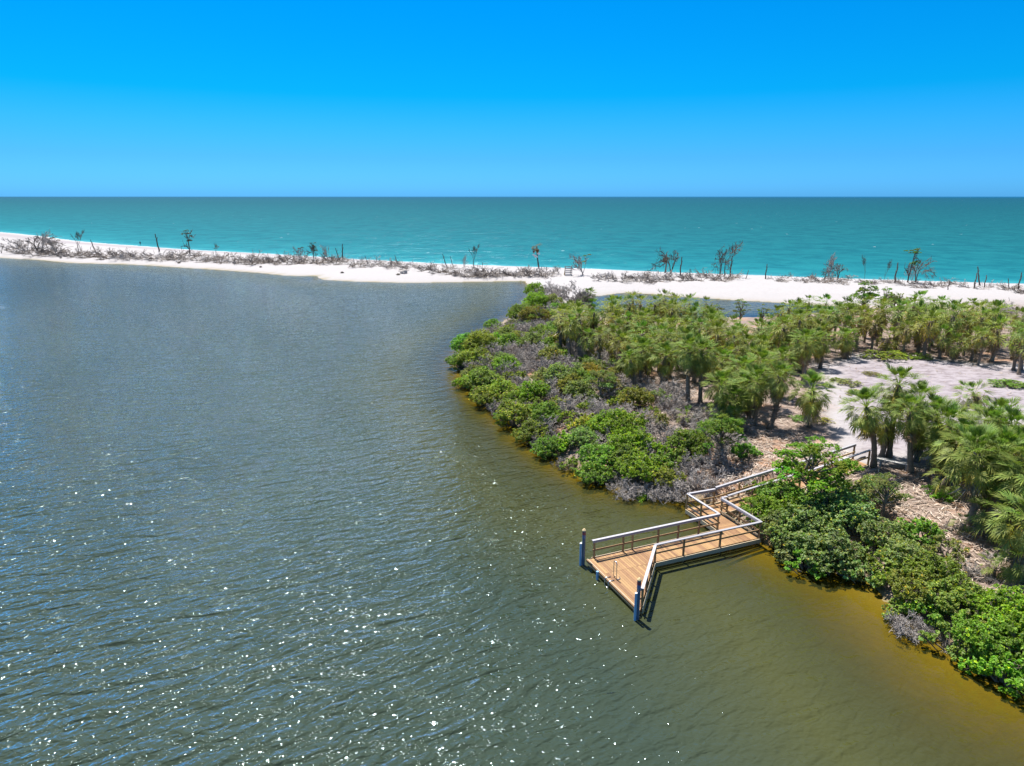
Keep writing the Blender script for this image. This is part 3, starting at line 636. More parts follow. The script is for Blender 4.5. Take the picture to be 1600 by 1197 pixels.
rail((10.70, 2.985), (16.4, 2.985), (.33, .66, 1.0), (0, 1), dzt=.10)
rail((16.5, 2.985), (22.4, 2.985), (.33, .66, .99), (0, 1))
rail((.12, -5.0), (3.05, -1.715), (.03, .35, .68), (.73, -.68))
rail((3.05, -1.69), (10.2, -1.69), (.005, .26, .60, .99), (0, -1))
rail((10.15, -1.60), (10.15, 1.72), (.5, .985), (1, 0), low=True)
rail((10.2, 1.76), (10.62, 1.76), (), (0, -1)); rail((10.66, 1.76), (16.4, 1.76), (.0, .33, .66, 1.0), (0, -1), dzt=.06)
rail((16.5, 1.76), (22.4, 1.76), (.5, .99), (0, -1))
piece('fascia', Wq(-.03, .0, .61), Wq(-.03, -5.1, .61), .045, .26, M_SKIRT)
piece('fascia', Wq(-.085, .0, .66), Wq(-.085, -5.1, .66), .045, .12, M_DECK)
for tt in (-.5, -1.25):                                   # joists seen at the edges
    piece('joist', Wq(.05, tt, .56), Wq(10.0, tt, .56), .05, .2, M_POST)
piece('joist', Wq(.05, -3.2, .56), Wq(1.55, -3.2, .56), .05, .2, M_POST)
for s, t in [(.35, -.25), (.35, -2.6), (.3, -4.4), (3.1, -.25), (3.1, -1.5), (5.6, -.25), (5.6, -1.5), (8.2, -.25), (8.2, -1.5), (9.9, -1.5), (8.8, 1.4), (9.9, 1.4), (8.8, 2.8), (12.5, 1.95), (12.5, 2.8), (15.5, 1.95), (15.5, 2.8), (18.5, 1.95), (18.5, 2.8)]:
    mb = MB(); mb.tube([(0, 0, -2.4), (0, 0, dz(s)-.07)], .10, 10); link('pile', mb.mesh('pile', M_POST, True), BWROOT, tuple(Wp(s, t, 0)))
# swim ladder handle: a steel hoop standing at the platform edge
mb = MB(); hp = []
for z in np.linspace(.70, 1.58, 6): hp.append(Wq(.34, -2.36, z))
for a in np.linspace(0, math.pi, 9)[1:-1]: hp.append(Wq(.34, -2.22-.14*math.cos(a), 1.58+.12*math.sin(a)))
for z in np.linspace(1.58, .82, 6): hp.append(Wq(.34, -2.08, z))
for a in np.linspace(0, math.pi/2, 5)[1:]: hp.append(Wq(.34+.10*math.sin(a)*1, -2.08, .76-.03*math.sin(a)))
mb.tube(hp, .024, 8)
mb.tube([Wq(.34, -2.36, .75), Wq(.42, -2.42, .75), Wq(.55, -2.38, .75), Wq(.62, -2.22, .75)], .02, 8)
for z in (.35, .05, -.25): mb.tube([Wq(-.14, -2.40, z), Wq(-.14, -2.04, z)], .022, 8)
for t in (-2.40, -2.04): mb.tube([Wq(.2, t, .755), Wq(-.10, t, .755), Wq(-.14, t, .68), Wq(-.14, t, -.6)], .022, 8)
link('swim_ladder', mb.mesh('swim_ladder', M_STEEL, True), BWROOT)
# mooring piles at the platform corners
def corner_pile(s, t, top, sl_top, label, off):
    p = Wp(s, t, 0)+np.array([OX, OY, 0]); e = empty('mooring_pile', tuple(p), label, 'mooring pile', 'blue mooring piles at the platform corners')
    def t_(name, pts, rad, mat, n=14):
        m_ = MB(); m_.tube(pts, rad, n); link(name, m_.mesh(name, mat), e)
    t_('pile', [(0, 0, -2.4), (0, 0, top)], .09, M_DKBLUE); t_('pile_cap', [(0, 0, top+.002), (0, 0, top+.05), (0, 0, top+.13)], [.11, .105, .04], M_PCAP)
    t_('reflector_band', [(0, 0, top-.22), (0, 0, top-.05)], [.1, .1], M_RED)
    t_('wrap', [(0, 0, top-.42), (0, 0, top-.222)], [.097, .097], simple('wrap_blue', (.12, .17, .32), .4))
    t_('sleeve', [(off[0], off[1], -.5), (off[0], off[1], sl_top)], [.065, .065], M_BLUE); t_('sleeve_cap', [(off[0], off[1], sl_top+.002), (off[0], off[1], sl_top+.03)], [.07, .06], M_WHITE)
    for z in (sl_top-.35, .55): t_('strap', [(off[0]*.5-.1, off[1]*.5, z), (off[0]*.5+.1, off[1]*.5, z)], .012, M_STEEL, 6)
corner_pile(-.22, .12, 2.05, 1.32, 'blue mooring pile with tan cap at the far left corner of the platform', (-.16, -.05, 0))
corner_pile(-.20, -5.18, 2.08, 1.45, 'blue mooring pile at the near right tip of the platform below the rail end', (-.13, -.10, 0))
mb = MB(); mb.tube([(0, 0, -2), (0, 0, .48)], .07, 12); o = link('stub_pile', mb.mesh('stub_pile', M_BLUE), None, tuple(Wp(-.24, -1.45, 0)+np.array([OX, OY, 0])))
tag(o, 'short pale blue pile stub against the middle of the platform front edge', 'pile')
# picnic bench under the palms, white box, black pipe
def wbench(px, py, label, ang, Ln=1.9, w=.42, h=.5):
    x, y = at(px, py, 2.4); z = ground(x, y); e = empty('bench', (x, y, z), label, 'bench', rz=ang)
    for k in (-1, 0, 1):
        m_ = MB(); m_.box((0, 0, 0), (Ln, w/3-.015, .045)); link('seat_plank', m_.mesh('seat_plank', M_GREYT), e, (0, k*w/3, h))
    for k in (-1, 1):
        m_ = MB(); m_.box((0, 0, 0), (.09, w*.85, h-.03)); link('leg', m_.mesh('leg', M_GREYT), e, (k*Ln*.36, 0, h/2-.02))
wbench(1397, 722, 'low grey plank bench in the shade of the palms beside the boardwalk end', R(-38), 2.1, .5)
x, y = at(1453, 711, 2.3); z = ground(x, y); e = empty('cooler', (x, y, z), 'small white cooler box standing in palm shade right of the grey bench', 'cooler', rz=.4)
m_ = MB(); m_.box((0, 0, .2), (.62, .4, .36)); link('body', m_.mesh('body', M_WHITE), e)
m_ = MB(); m_.box((0, 0, .42), (.66, .44, .07)); link('lid', m_.mesh('lid', M_WHITE), e)
pp = [(1281, 755), (1292, 749), (1303, 743), (1315, 738), (1325, 730), (1334, 725), (1345, 722), (1351, 721)]
pts = []
for p in pp:
    x, y = at(p[0], p[1], 1.7); pts.append((x, y, ground(x, y)+.06))
mb = MB(); mb.tube(pts, .075, 8); tag(link('pipe', mb.mesh('pipe', M_PIPE, True)), 'black pipe lying on sand along the landward end of the boardwalk', 'pipe')

# ------------------------------------------------------------------ shrubs
C_BR, C_MID, C_DULL, C_OL, C_DK, C_YL, C_GG = (.185, .33, .035), (.165, .285, .045), (.22, .28, .105), (.215, .265, .055), (.055, .095, .022), (.30, .34, .055), (.225, .30, .12)
BUSHPOS = []
def bush(px, py, rp, col, label, kind=None, group=None, name='shrub', flat=1.0, cat='shrub', var=None, cz=.5):
    zc = 1.5
    for _ in range(4):
        x, y = at(px, py, zc); r = rp*depth(x, y, zc)/FPX*(1.46 if rp < 25 else 1.36); zg = max(ground(x, y), -.15); zc = zg+r*1.1*flat*cz+.1
    return bush_w(x, y, r, col, label, kind, group, name, flat, cat, var)
def bush_w(x, y, r, col, label, kind=None, group=None, name='shrub', flat=1.0, cat='shrub', var=None):
    k = kind or ('S' if r < 1.3 else ('M' if r < 2.15 else 'L')); zg = max(ground(x, y), -.15)
    vs = BUSH[k]; fo, wo = vs[rnd.randrange(len(vs)) if var is None else var % len(vs)]; s = r/BR[k]
    e = empty(name, (x, y, zg-.08), label, cat, group, rnd.uniform(0, 6.28))
    c_ = tuple(v*rnd.uniform(.88, 1.14) for v in col)
    link('foliage', fo, e, scale=(s, s, s*flat), color=c_); link('branches', wo, e, scale=(s, s, s*flat)); BUSHPOS.append((x, y, r)); return e
MG = 'mangrove_shrub'
BL = [
 (836, 451, 13, C_BR, 'bright green mangrove at the far tip of the point beside the grey thicket'), (838, 468, 16, C_BR, 'bright mangrove just below the one at the far tip of the point'),
 (814, 487, 17, C_MID, 'green mangrove pushing left into the lagoon below the far tip'), (836, 489, 18, C_OL, 'olive shrub right of the mangrove that pushes into the lagoon'),
 (862, 468, 13, C_DULL, 'dull shrub between the far bright mangrove and the grey thicket'), (770, 505, 10, C_MID, 'small round mangrove standing alone at the upper left waterline'),
 (751, 531, 21, C_OL, 'olive mangrove crowning the left bulge of the point'), (727, 535, 18, C_MID, 'green mangrove at the upper left edge of the bulge'), (772, 528, 13, C_BR, 'small bright mangrove right of the olive one on the bulge'),
 (720, 560, 16, C_MID, 'leftmost mangrove of the point, leaning over the lagoon'), (742, 556, 18, C_OL, 'olive mangrove just right of the leftmost one'), (755, 590, 21, C_OL, 'yellowish olive mangrove on the lower left of the bulge'),
 (729, 593, 14, C_BR, 'small bright mangrove at the waterline under the leftmost one'), (792, 567, 16, C_BR, 'bright green mound inside the scrub right of the bulge'), (785, 604, 19, C_OL, 'brownish olive shrub with dark gaps below the bright mound'),
 (762, 616, 20, C_OL, 'olive mangrove at the lower left waterline'), (808, 620, 17, C_MID, 'mid green mangrove inland of the lower left waterline'), (832, 606, 19, C_BR, 'yellow green shrub in the centre of the left scrub'),
 (806, 645, 23, C_OL, 'broad olive mangrove hanging over golden water'), (856, 640, 20, C_MID, 'green mangrove inland of the broad olive one'), (834, 672, 20, C_OL, 'olive bright mangrove on the shore between golden patches'),
 (856, 695, 19, C_MID, 'green mangrove at the waterline above the brown root tangle'), (882, 690, 16, C_BR, 'small bright mound right of the waterline mangrove'), (880, 580, 25, C_DULL, 'wide grey green buttonwood in the middle of the scrub'),
 (860, 553, 14, C_DULL, 'thin grey green shrub behind the wide buttonwood'), (922, 578, 16, C_YL, 'yellow green shrub below the shaggy palm row'), (905, 605, 18, C_DULL, 'dull green shrub left of the small tree'),
 (894, 722, 15, C_MID, 'dark footed mangrove at the waterline below the bright mound'), (929, 735, 21, C_OL, 'olive brown mangrove rooted in the water'), (938, 703, 23, C_MID, 'large mid green mangrove above the olive brown one'),
 (944, 655, 20, C_BR, 'bright green shrub under the sandy bank left side'), (973, 653, 26, C_BR, 'big bright shrub below the sandy bank'), (990, 682, 28, C_BR, 'largest bright shrub in the middle of the near scrub'),
 (1000, 722, 28, C_BR, 'big bright green mangrove left of the tall grey dead shrub'), (1034, 738, 18, C_MID, 'green mangrove squeezed beside the grey dead shrub'), (1017, 638, 10, C_BR, 'tiny bright round shrub at the foot of the brown dead bush'),
 (1078, 682, 24, C_MID, 'green shrub behind the tall grey dead shrub'), (1058, 705, 16, C_DULL, 'dull shrub left behind the tall grey dead shrub'), (1036, 700, 18, C_BR, 'bright shrub between the big bright one and the dull one'),
 (1005, 772, 9, C_BR, 'tiny bright mangrove seedling bush at the foot of the grey tangle'), (915, 655, 17, C_YL, 'yellowish shrub with pale leaves near the waterline scrub'), (890, 648, 15, C_OL, 'olive shrub among grey twigs inland of the shore'),
 (960, 625, 12, C_BR, 'small upright bright shrub on the sandy bank'), (1165, 700, 16, C_MID, 'green shrub left of the tall open mangrove tree'),
 (1195, 792, 26, C_BR, 'bright shrub pressing against the boardwalk handrail'), (1185, 762, 15, C_BR, 'small bright shrub leaning over the boardwalk rail behind'), (1222, 765, 28, C_MID, 'mid green shrub beneath the open mangrove tree'),
 (1215, 828, 26, C_GG, 'grey green mangrove touching the right corner of the boardwalk'), (1265, 812, 38, C_GG, 'large grey green mangrove right of the boardwalk corner'), (1290, 852, 42, C_GG, 'largest grey green mangrove mass over the golden shallows'),
 (1312, 775, 38, C_GG, 'rounded grey green mangrove below the black pipe'), (1262, 873, 24, C_MID, 'mangrove limb mass hanging lowest over the golden shallows'), (1235, 855, 22, C_GG, 'leafy mangrove edge over the shallows beside the boardwalk corner'), (1362, 760, 27, C_GG, 'grey green mangrove with a pale trunk above litter'),
 (1338, 810, 26, C_GG, 'grey green mangrove between two larger neighbours by the litter'), (1384, 822, 29, C_GG, 'round dark green mangrove beside the palm litter'), (1366, 853, 18, C_OL, 'dark olive shrub in the gap of the right mangroves'),
 (1452, 952, 22, C_MID, 'green mangrove behind the bleached branches on the right bank'),
 (1522, 1006, 24, C_OL, 'olive mangrove between brownish waterline mangrove and lowest vivid one'),
 (1350, 888, 22, C_GG, 'grey green mangrove overhanging the golden water in the middle right'),
 (1392, 905, 20, C_OL, 'small olive mangrove covering the bare bank in the middle right'),
 (1443, 824, 27, C_MID, 'rich green mangrove right of the palm litter'), (1482, 850, 25, C_DULL, 'dull green shrub at the foot of the dark trunked palm'), (1420, 862, 30, C_GG, 'blue green mangrove in the middle of the right bank'),
 (1385, 880, 28, C_OL, 'olive mangrove above the shaded water of the right bank'), (1465, 885, 34, C_MID, 'wide green mangrove right of the blue green one'), (1440, 915, 34, C_OL, 'olive mangrove with pale leaves over dead wood'),
 (1495, 920, 34, C_OL, 'large olive mangrove on the lower right bank'), (1405, 945, 18, C_OL, 'small orange olive shrub at the water near the bleached branches'), (1488, 992, 30, C_OL, 'brownish olive mangrove leaning over the lower waterline'),
 (1530, 955, 24, C_DULL, 'dull shrub between the olive mangrove and the vivid green one'), (1580, 938, 38, C_BR, 'feathery vivid green mangrove at the right picture edge'), (1548, 985, 38, C_BR, 'vivid green mangrove above the lowest one'),
 (1590, 1010, 40, C_MID, 'deep green mangrove at the lower right picture edge'), (1572, 1040, 36, C_BR, 'lowest vivid green mangrove at the lower right waterline'), (1622, 975, 40, C_BR, 'vivid green mangrove cut by the right picture edge'),
 (1268, 727, 16, C_OL, 'reddish olive shrub beside the hidden middle of the boardwalk'), (1240, 790, 24, C_BR, 'bright leafy shrub under the tall open mangrove tree'), (1340, 737, 0, C_DULL, ''),
 (1366, 748, 11, C_DULL, 'low shrub at the foot of the lone tall palm'), (1476, 770, 11, C_BR, 'small green shrub in the litter left of the dark palm trunk'),
 (1456, 760, 10, C_MID, 'tiny weed clump in the palm litter'),
 (1326, 480, 13, C_DULL, 'leafy low tree left of the tall leafy tree in the far grove'),
 (1400, 472, 14, C_DULL, 'grey leaved shrub behind the far palm grove'),

]
for b_ in BL:
    if b_[2] == 0: continue
    big_tree = b_[1] < 480 and b_[0] > 1300
    nm = MG if 'mangrove' in b_[4] else 'shrub'
    bush(b_[0], b_[1], b_[2], b_[3], b_[4], name=nm, kind=('T' if b_[4].startswith(('thin', 'reddish thin', 'grey leaved')) else None), cz=(.9 if b_[1] < 470 and b_[0] > 1300 else .55))
# small trees: open tiered crowns on a real trunk
def open_tree(px, py, rp, h, col, label, tk=0, base=None):
    zg = 1.5
    for _ in range(4):
        x, y = at(px, py, zg+h*.68); zg = ground(x, y)
    if base:
        for _ in range(3): bx_, by_ = at(base[0], base[1], ground(*at(base[0], base[1], 1.5)))
        x, y = bx_, by_; zg = ground(x, y)
    r = rp*depth(x, y, zg+h*.7)/FPX
    e = empty('mangrove_tree', (x, y, zg-.05), label, 'tree', None, rnd.uniform(0, 6.28))
    mb = MB(); rs = np.random.RandomState(int(px)); tips = []
    tr = [(0, 0, 0), (rs.normal()*.08, rs.normal()*.08, h*.3), (rs.normal()*.15, rs.normal()*.15, h*.55), (rs.normal()*.2, rs.normal()*.2, h*.85)]
    mb.tube(tr, [.13, .10, .075, .03], 7)
    n = int((10+r*5)*(1.5 if r > 1.8 else 1.2))
    for i in range(n):
        a = i*2.4+rs.uniform(-.3, .3); f = rs.uniform(.12, .95); z0 = h*((.12 if r > 1.8 else .28)+(.66 if r > 1.8 else .5)*f); rr = r*rs.uniform(.4, 1.1)*(1.2-.45*f)
        st = np.array([0, 0, z0*.8]); en = np.array([math.cos(a)*rr, math.sin(a)*rr, min(h, z0+h*.14)]); mid = (st+en)/2+np.array([0, 0, -.1])
        mb.tube([st, mid, en], [.05, .035, .015], 5); tips.append(en)
    tips.append(np.array([0, 0, h*.95]))
    link('trunk', mb.mesh('trunk', M_BRANCH), e)
    for i, t in enumerate(tips):
        fo = BUSH['S'][i % 2][0]; s = min(r, 2.3)*rs.uniform(.22, .42)
        link('leaf_clump', fo, e, tuple(t-np.array([0, 0, s*.55])), (0, 0, rs.uniform(0, 6)), (s, s, s*.8), tuple(v*rs.uniform(.85, 1.2) for v in col))
    return e
open_tree(1222, 729, 54, 4.6, C_BR, 'tall open bright green mangrove tree standing in front of the boardwalk', base=(1262, 792))
open_tree(1120, 672, 34, 3.6, C_MID, 'small open tree with dark trunk behind the grey dead shrub', base=(1125, 722))
open_tree(933, 592, 24, 3.4, C_DULL, 'small flat topped tree with a thin trunk in the scrub', base=(938, 626))
open_tree(1372, 765, 26, 2.9, C_GG, 'slender mangrove tree with curved trunk over pale litter', base=(1378, 812))
open_tree(850, 483, 14, 3.2, C_OL, 'thin trunked olive tree at the far left of the palm grove', base=(841, 510))

open_tree(1352, 458, 20, 6.2, C_MID, 'tall leafy tree rising above the far palm grove against white sand')
open_tree(1383, 463, 11, 5.2, C_BR, 'small bright tree right of the tall leafy tree')
open_tree(1158, 480, 13, 4.2, C_GG, 'thin blue green tree at the near bank of the inlet')
open_tree(1120, 488, 12, 3.6, C_OL, 'thin reddish olive tree behind the grove by the inlet')
open_tree(1192, 488, 11, 4.0, C_GG, 'small blue green tree at the right end of the inlet')
open_tree(1222, 487, 12, 4.4, C_GG, 'blue green tree second from the right end of the inlet bank')
open_tree(1250, 484, 12, 4.4, C_MID, 'green tree at the inlet bank just left of the far palm grove')
# dead shrubs
DEADPOS = []
def dead(px, py, rp, label, mesh=None, name='dead_shrub', base=1.9, zs=1.0, group=None, tilt=0, mat=None):
    zc = 1.2
    for _ in range(4):
        x, y = at(px, py, zc); r = rp*depth(x, y, zc)/FPX; zg = max(ground(x, y), -.05); zc = zg+.45*r*zs
    me = mesh or rnd.choice(DEAD); s = r/base
    e = tag(link(name, me, None, (x, y, zg-.03), (tilt, 0, rnd.uniform(0, 6.28)), (s, s, s*zs)), label, 'dead shrub', group); DEADPOS.append((x, y, r)); return e
DL = [
 (1090, 724, 40, 'tall pale grey dead shrub left of the boardwalk', 1), (1072, 752, 30, 'grey dead shrub tangle hanging over water beside the boardwalk corner', 1), (1035, 768, 26, 'spreading dead branches in the shallows left of the boardwalk', 1),
 (988, 764, 26, 'pale dead branches reaching into the lagoon near the tiny seedling bush', 1), (1112, 755, 22, 'dead twigs beside the boardwalk bend', 0), (903, 625, 20, 'blue grey dead shrub in the scrub above the shore', 0),
 (1038, 606, 28, 'big brown dead bush in front of the palm trunks', 1), (1058, 622, 20, 'twiggy dead bush right of the big brown one', 0), (890, 455, 30, 'large grey dead thicket at the neck of the point', 1), (868, 452, 20, 'grey thicket left of the large neck thicket', 1),
 (916, 462, 20, 'grey thicket behind the lone small palm', 0), (880, 478, 22, 'grey dead brush below the neck thicket', 1), (828, 512, 20, 'pale dead brush behind the bulge', 0), (850, 530, 20, 'grey brush in the upper scrub', 1), (800, 540, 18, 'grey brown twigs between bulge mangroves', 0),
 (835, 560, 20, 'blue grey dead brush in the scrub centre', 1), (765, 560, 14, 'grey twigs showing through the bulge', 0), (818, 590, 18, 'dead twigs right of the bright mound', 0), (870, 615, 17, 'dead shrub between olive and green mangroves', 0),
 (850, 668, 16, 'dead twigs along the shore beside olive mangroves', 0), (905, 675, 18, 'dead shrub among near shore greens', 0), (880, 722, 15, 'dead roots at the shoreline under mangroves', 0), (960, 745, 18, 'dead branches at the shoreline below the big bright mangrove', 0),
 (1050, 672, 18, 'grey shrub beside the sandy bank', 0), (1100, 690, 18, 'grey dead twigs behind the tall pale shrub', 0), (1020, 690, 16, 'grey twigs between bright shrubs', 0), (950, 600, 18, 'dead shrub below the left palms', 0), (1230, 705, 14, 'dead shrub beneath the tall mangrove tree', 0),
 (1160, 690, 20, 'dead brush at the edge of litter near palms', 0), (1412, 975, 30, 'bleached dead branches reaching into the golden shallows', 1), (1445, 985, 22, 'bleached dead twigs along the lower right waterline', 1), (1500, 945, 16, 'grey dead twigs poking through the right bank', 0),
 (1520, 885, 20, 'grey frond and twig pile below the right edge palms', 0), (1545, 900, 16, 'dead twig pile beside the low right edge palm', 0), (1545, 865, 18, 'shaded dead brush under the right edge palm', 0), (1572, 484, 22, 'bare grey tree at the right end of the far grove', 1), (1490, 1010, 18, 'dead twigs under the brownish waterline mangrove', 0),
 (1480, 820, 13, 'weathered twigs left of the dark palm trunk', 0), (1310, 700, 0, '', 0), (1345, 700, 0, '', 0),
]
for q in DL:
    if q[2]: dead(q[0], q[1], q[2]*1.3, q[3], rnd.choice(BIGD) if q[4] else rnd.choice(DEAD), base=2.3 if q[4] else 1.9)

# ------------------------------------------------------------------ palms
NG = 'cabbage palms around the sandy clearing'
for a in [
 (1354, 632, 5.6, 'lone tall palm with a clean straight trunk beside the boardwalk end', dict(base=(1365, 728), tr=0, cs=1.0)),
 (1404, 601, 6.0, 'palm with a green dome rising behind the lone tall palm', dict(base=(1389, 714), tr=1)),
 (1424, 640, 5.2, 'palm with dark trunk just right of the grey bench', dict(base=(1423, 738), tr=1, cs=.9)),
 (1463, 652, 5.0, 'broad bushy palm right of the bench', dict(base=(1465, 722), shag=True, cs=1.1)),
 (1441, 668, 3.2, 'shorter palm tucked under the broad bushy palm', dict(cs=.9)),
 (1521, 613, 1.9, 'stubby low palm alone on the white sand clearing', dict(base=(1527, 638), cs=.95, n=30)),
 (1545, 668, 5.3, 'yellowish palm behind the dark trunked palm', dict(cs=1.05)),
 (1584, 672, 5.6, 'palm of the right edge cluster at the clearing side', dict(cs=1.0)),
 (1526, 708, 5.4, 'large palm with a dark booted trunk above the litter', dict(base=(1515, 819), tr=2, cs=1.12)),
 (1566, 712, 5.2, 'wide spreading palm at the right edge cluster', dict(cs=1.15)),
 (1600, 706, 5.0, 'palm cut by the right picture edge in the cluster', dict(cs=1.1)),
 (1440, 625, 5.0, 'palm crown filling the gap between bench palm and broad bushy palm', dict(cs=1.0)),
 (1483, 664, 4.6, 'yellow tipped palm right of the broad bushy palm', dict(shag=True, cs=1.05)),
 (1506, 688, 4.2, 'palm squeezed left behind the booted trunk palm', dict(cs=1.0)),
 (1560, 650, 5.0, 'palm crown at the clearing edge of the right cluster', dict(cs=1.0)),
 (1386, 655, 3.6, 'lower palm between the lone tall palm and the bench', dict(cs=.9)),
 (1612, 745, 5.0, 'palm crown half outside at the right picture edge', dict(cs=1.05)),
 (1548, 745, 3.4, 'pale skirted palm below the large booted palm crown', dict(cs=.9)),
 (1485, 742, 1.9, 'small yellowish palm drooping over the litter', dict(cs=.8, n=22)),
 (1480, 700, 3.0, 'half grown palm with pale skirt left of the large cluster', dict(cs=.85)),
 (1575, 802, 4.2, 'palm with a white leaning trunk low on the right edge', dict(base=(1577, 848), cs=1.05)),
 (1606, 812, 4.0, 'palm at the right edge beside the white leaning trunk', dict(cs=1.0)),
 (1590, 868, 1.6, 'low shaded palm on the right edge above the vivid mangroves', dict(cs=.8, n=24)),
 (1552, 882, .9, 'tiny young palm in the dead litter at the right', dict(cs=.45, n=14)),
 (1506, 815, .8, 'tiny palm sprout at the foot of the booted trunk', dict(cs=.45, n=14)),
 (1163, 604, 4.2, 'shaggy palm with long skirt left of the booted leaning palm', dict(base=(1172, 656), shag=True)),
 (1184, 596, 4.6, 'palm crown just right of the shaggy skirted palm', dict(shag=True)),
 (1217, 588, 4.6, 'leaning palm with criss cross boots on its trunk', dict(base=(1202, 670), tr=2, cs=.9)),
 (1268, 610, 4.4, 'palm with full crown in front of the clearing left edge', dict(base=(1265, 667), tr=3, cs=1.08)),
 (1146, 648, 1.8, 'low drooping palm beside the sandy litter', dict(cs=.8, n=24)),
 (1072, 648, 1.0, 'small palm sprout at the front of the grove trunks', dict(cs=.6, n=16)),
 (1130, 640, 1.4, 'small yellow palm left of the low drooping palm', dict(cs=.6, n=18)),
 (1128, 602, 4.4, 'palm crown over sandy litter left of the shaggy skirted palm', dict(cs=.95)),
 (1148, 624, 3.2, 'short palm in front of the shaggy skirted palm', dict(cs=.85)),
 (1192, 570, 4.8, 'palm crown behind the booted leaning palm', dict(cs=1.0)),
 (1226, 562, 4.6, 'palm crown between booted leaning palm and big shaggy palm', dict(cs=.95)),
 (1160, 577, 4.6, 'palm crown behind the shaggy skirted palm', dict(shag=True)),
 (1243, 540, 5.0, 'big shaggy palm at the left end of the clearing', dict(base=(1252, 580), shag=True, cs=1.08)),
 (1262, 534, 5.2, 'shaggy palm touching the big one at the clearing', dict(shag=True)),
 (1280, 533, 5.0, 'palm with bare brown trunk right of the shaggy pair', dict(base=(1281, 576), tr=0, cs=.95)),
 (1322, 528, 4.0, 'single palm casting a round shadow on the clearing', dict(base=(1320, 560), tr=0, cs=1.0)),
 (1078, 547, 5.2, 'front palm with a stout dark trunk in the grove centre', dict(base=(1075, 629), tr=1, cs=1.0)),
 (1096, 552, 5.2, 'palm standing close right of the stout dark trunk', dict(base=(1094, 629), tr=3, cs=1.0)),
 (1127, 565, 4.2, 'bushy palm right of the twin dark trunks', dict(shag=True, cs=1.0)),
 (1040, 556, 4.2, 'palm left of the twin dark trunks behind the brown dead bush', dict(cs=1.0)),
 (1006, 546, 4.2, 'palm with thick black trunk at the left front of the grove', dict(base=(1001, 601), tr=1)),
 (984, 560, 3.4, 'small yellow green palm left of the thick black trunk', dict(base=(990, 612), tr=0, cs=.8)),
 (1195, 548, 2.0, 'low yellow palmetto left of the shaggy pair', dict(cs=.7, n=22)),
 (922, 458, 3.0, 'lone small palm in the grey thicket at the neck', dict(cs=.9)),
]:
    place_palm(a[0], a[1], a[2], a[3], group=NG, near=True, **a[4])
NEARP = [(o.location.x, o.location.y) for o in bpy.data.objects if o.name.startswith('cabbage_palm')]
grove_px = [(874, 492), (905, 483), (955, 478), (1010, 474), (1052, 476), (1080, 488), (1105, 482), (1130, 496), (1180, 497), (1210, 486), (1260, 483), (1330, 486), (1400, 484), (1440, 478), (1500, 483), (1550, 483),
            (1568, 495), (1562, 519), (1530, 524), (1480, 516), (1430, 512), (1380, 508), (1345, 506), (1318, 512), (1300, 514), (1262, 520), (1230, 528), (1205, 538), (1150, 550), (1110, 548), (1060, 545), (1020, 545), (975, 540), (945, 532), (905, 522), (880, 515)]
grove = [at(*p, 5.5) for p in grove_px]
ga = np.array(grove); lo_, hi_ = ga.min(0), ga.max(0); placed = list(NEARP); cand = []
rs = np.random.RandomState(5)
for _ in range(6000):
    q = np.array([rs.uniform(lo_[0], hi_[0]), rs.uniform(lo_[1], hi_[1])])
    if sdf(q[None], grove)[0] < 0: continue
    if min(math.hypot(q[0]-p_[0], q[1]-p_[1]) for p_ in placed) < 1.85: continue
    placed.append(tuple(q)); cand.append(q)
extra = [at(1590, 515, 5.4), at(1605, 530, 5.4), at(1590, 545, 4.4), at(1612, 555, 4.4), at(1600, 500, 5.5), at(1625, 520, 5.4), at(1596, 565, 3.5), at(1590, 482, 5.5), at(1441, 472, 6.5), at(1620, 492, 5.5)]
rowsd = {}
for q in cand+[np.array(e) for e in extra]:
    x, y = q
    front = sdf(np.array([[x, y]]), grove)[0]
    u = 800+FPX*x/depth(x, y, 6)
    sec = ('grove left wing' if u < 960 else 'grove before the inlet' if u < 1110 else 'yellowish grove middle' if u < 1230 else
           'dark grove behind clearing' if u < 1400 else 'right grove behind clearing' if u < 1575 else 'grove at right edge')
    rowsd.setdefault((sec, int((y-55)//5)), []).append((x, y))
for (sec, rw), L_ in sorted(rowsd.items()):
    rws = sorted(k[1] for k in rowsd if k[0] == sec); ri = rws.index(rw); L_.sort(key=lambda p_: p_[0]/p_[1])
    for i, (x, y) in enumerate(L_):
        low = 1150 < 800+FPX*x/depth(x, y, 6) < 1215 or rnd.random() < .10
        h = rnd.uniform(2.6, 4.7)*(.62 if low else 1); shag = rnd.random() < .4; oldc = 'skirted' if shag else 'tidy'
        d = '%s %s palm, %s from left, row %s back, %s' % ('short' if low else 'tall' if h > 3.8 else 'middling', oldc, ORD[min(i, len(ORD)-1)], ['one','two','three','four','five','six','seven','eight','nine','ten','eleven'][ri], sec)
        palm(x, y, h, d, 'palms of the dense grove', shag=shag, rs=np.random.RandomState(rnd.randrange(99999)), sc=rnd.uniform(.72, 1.08))
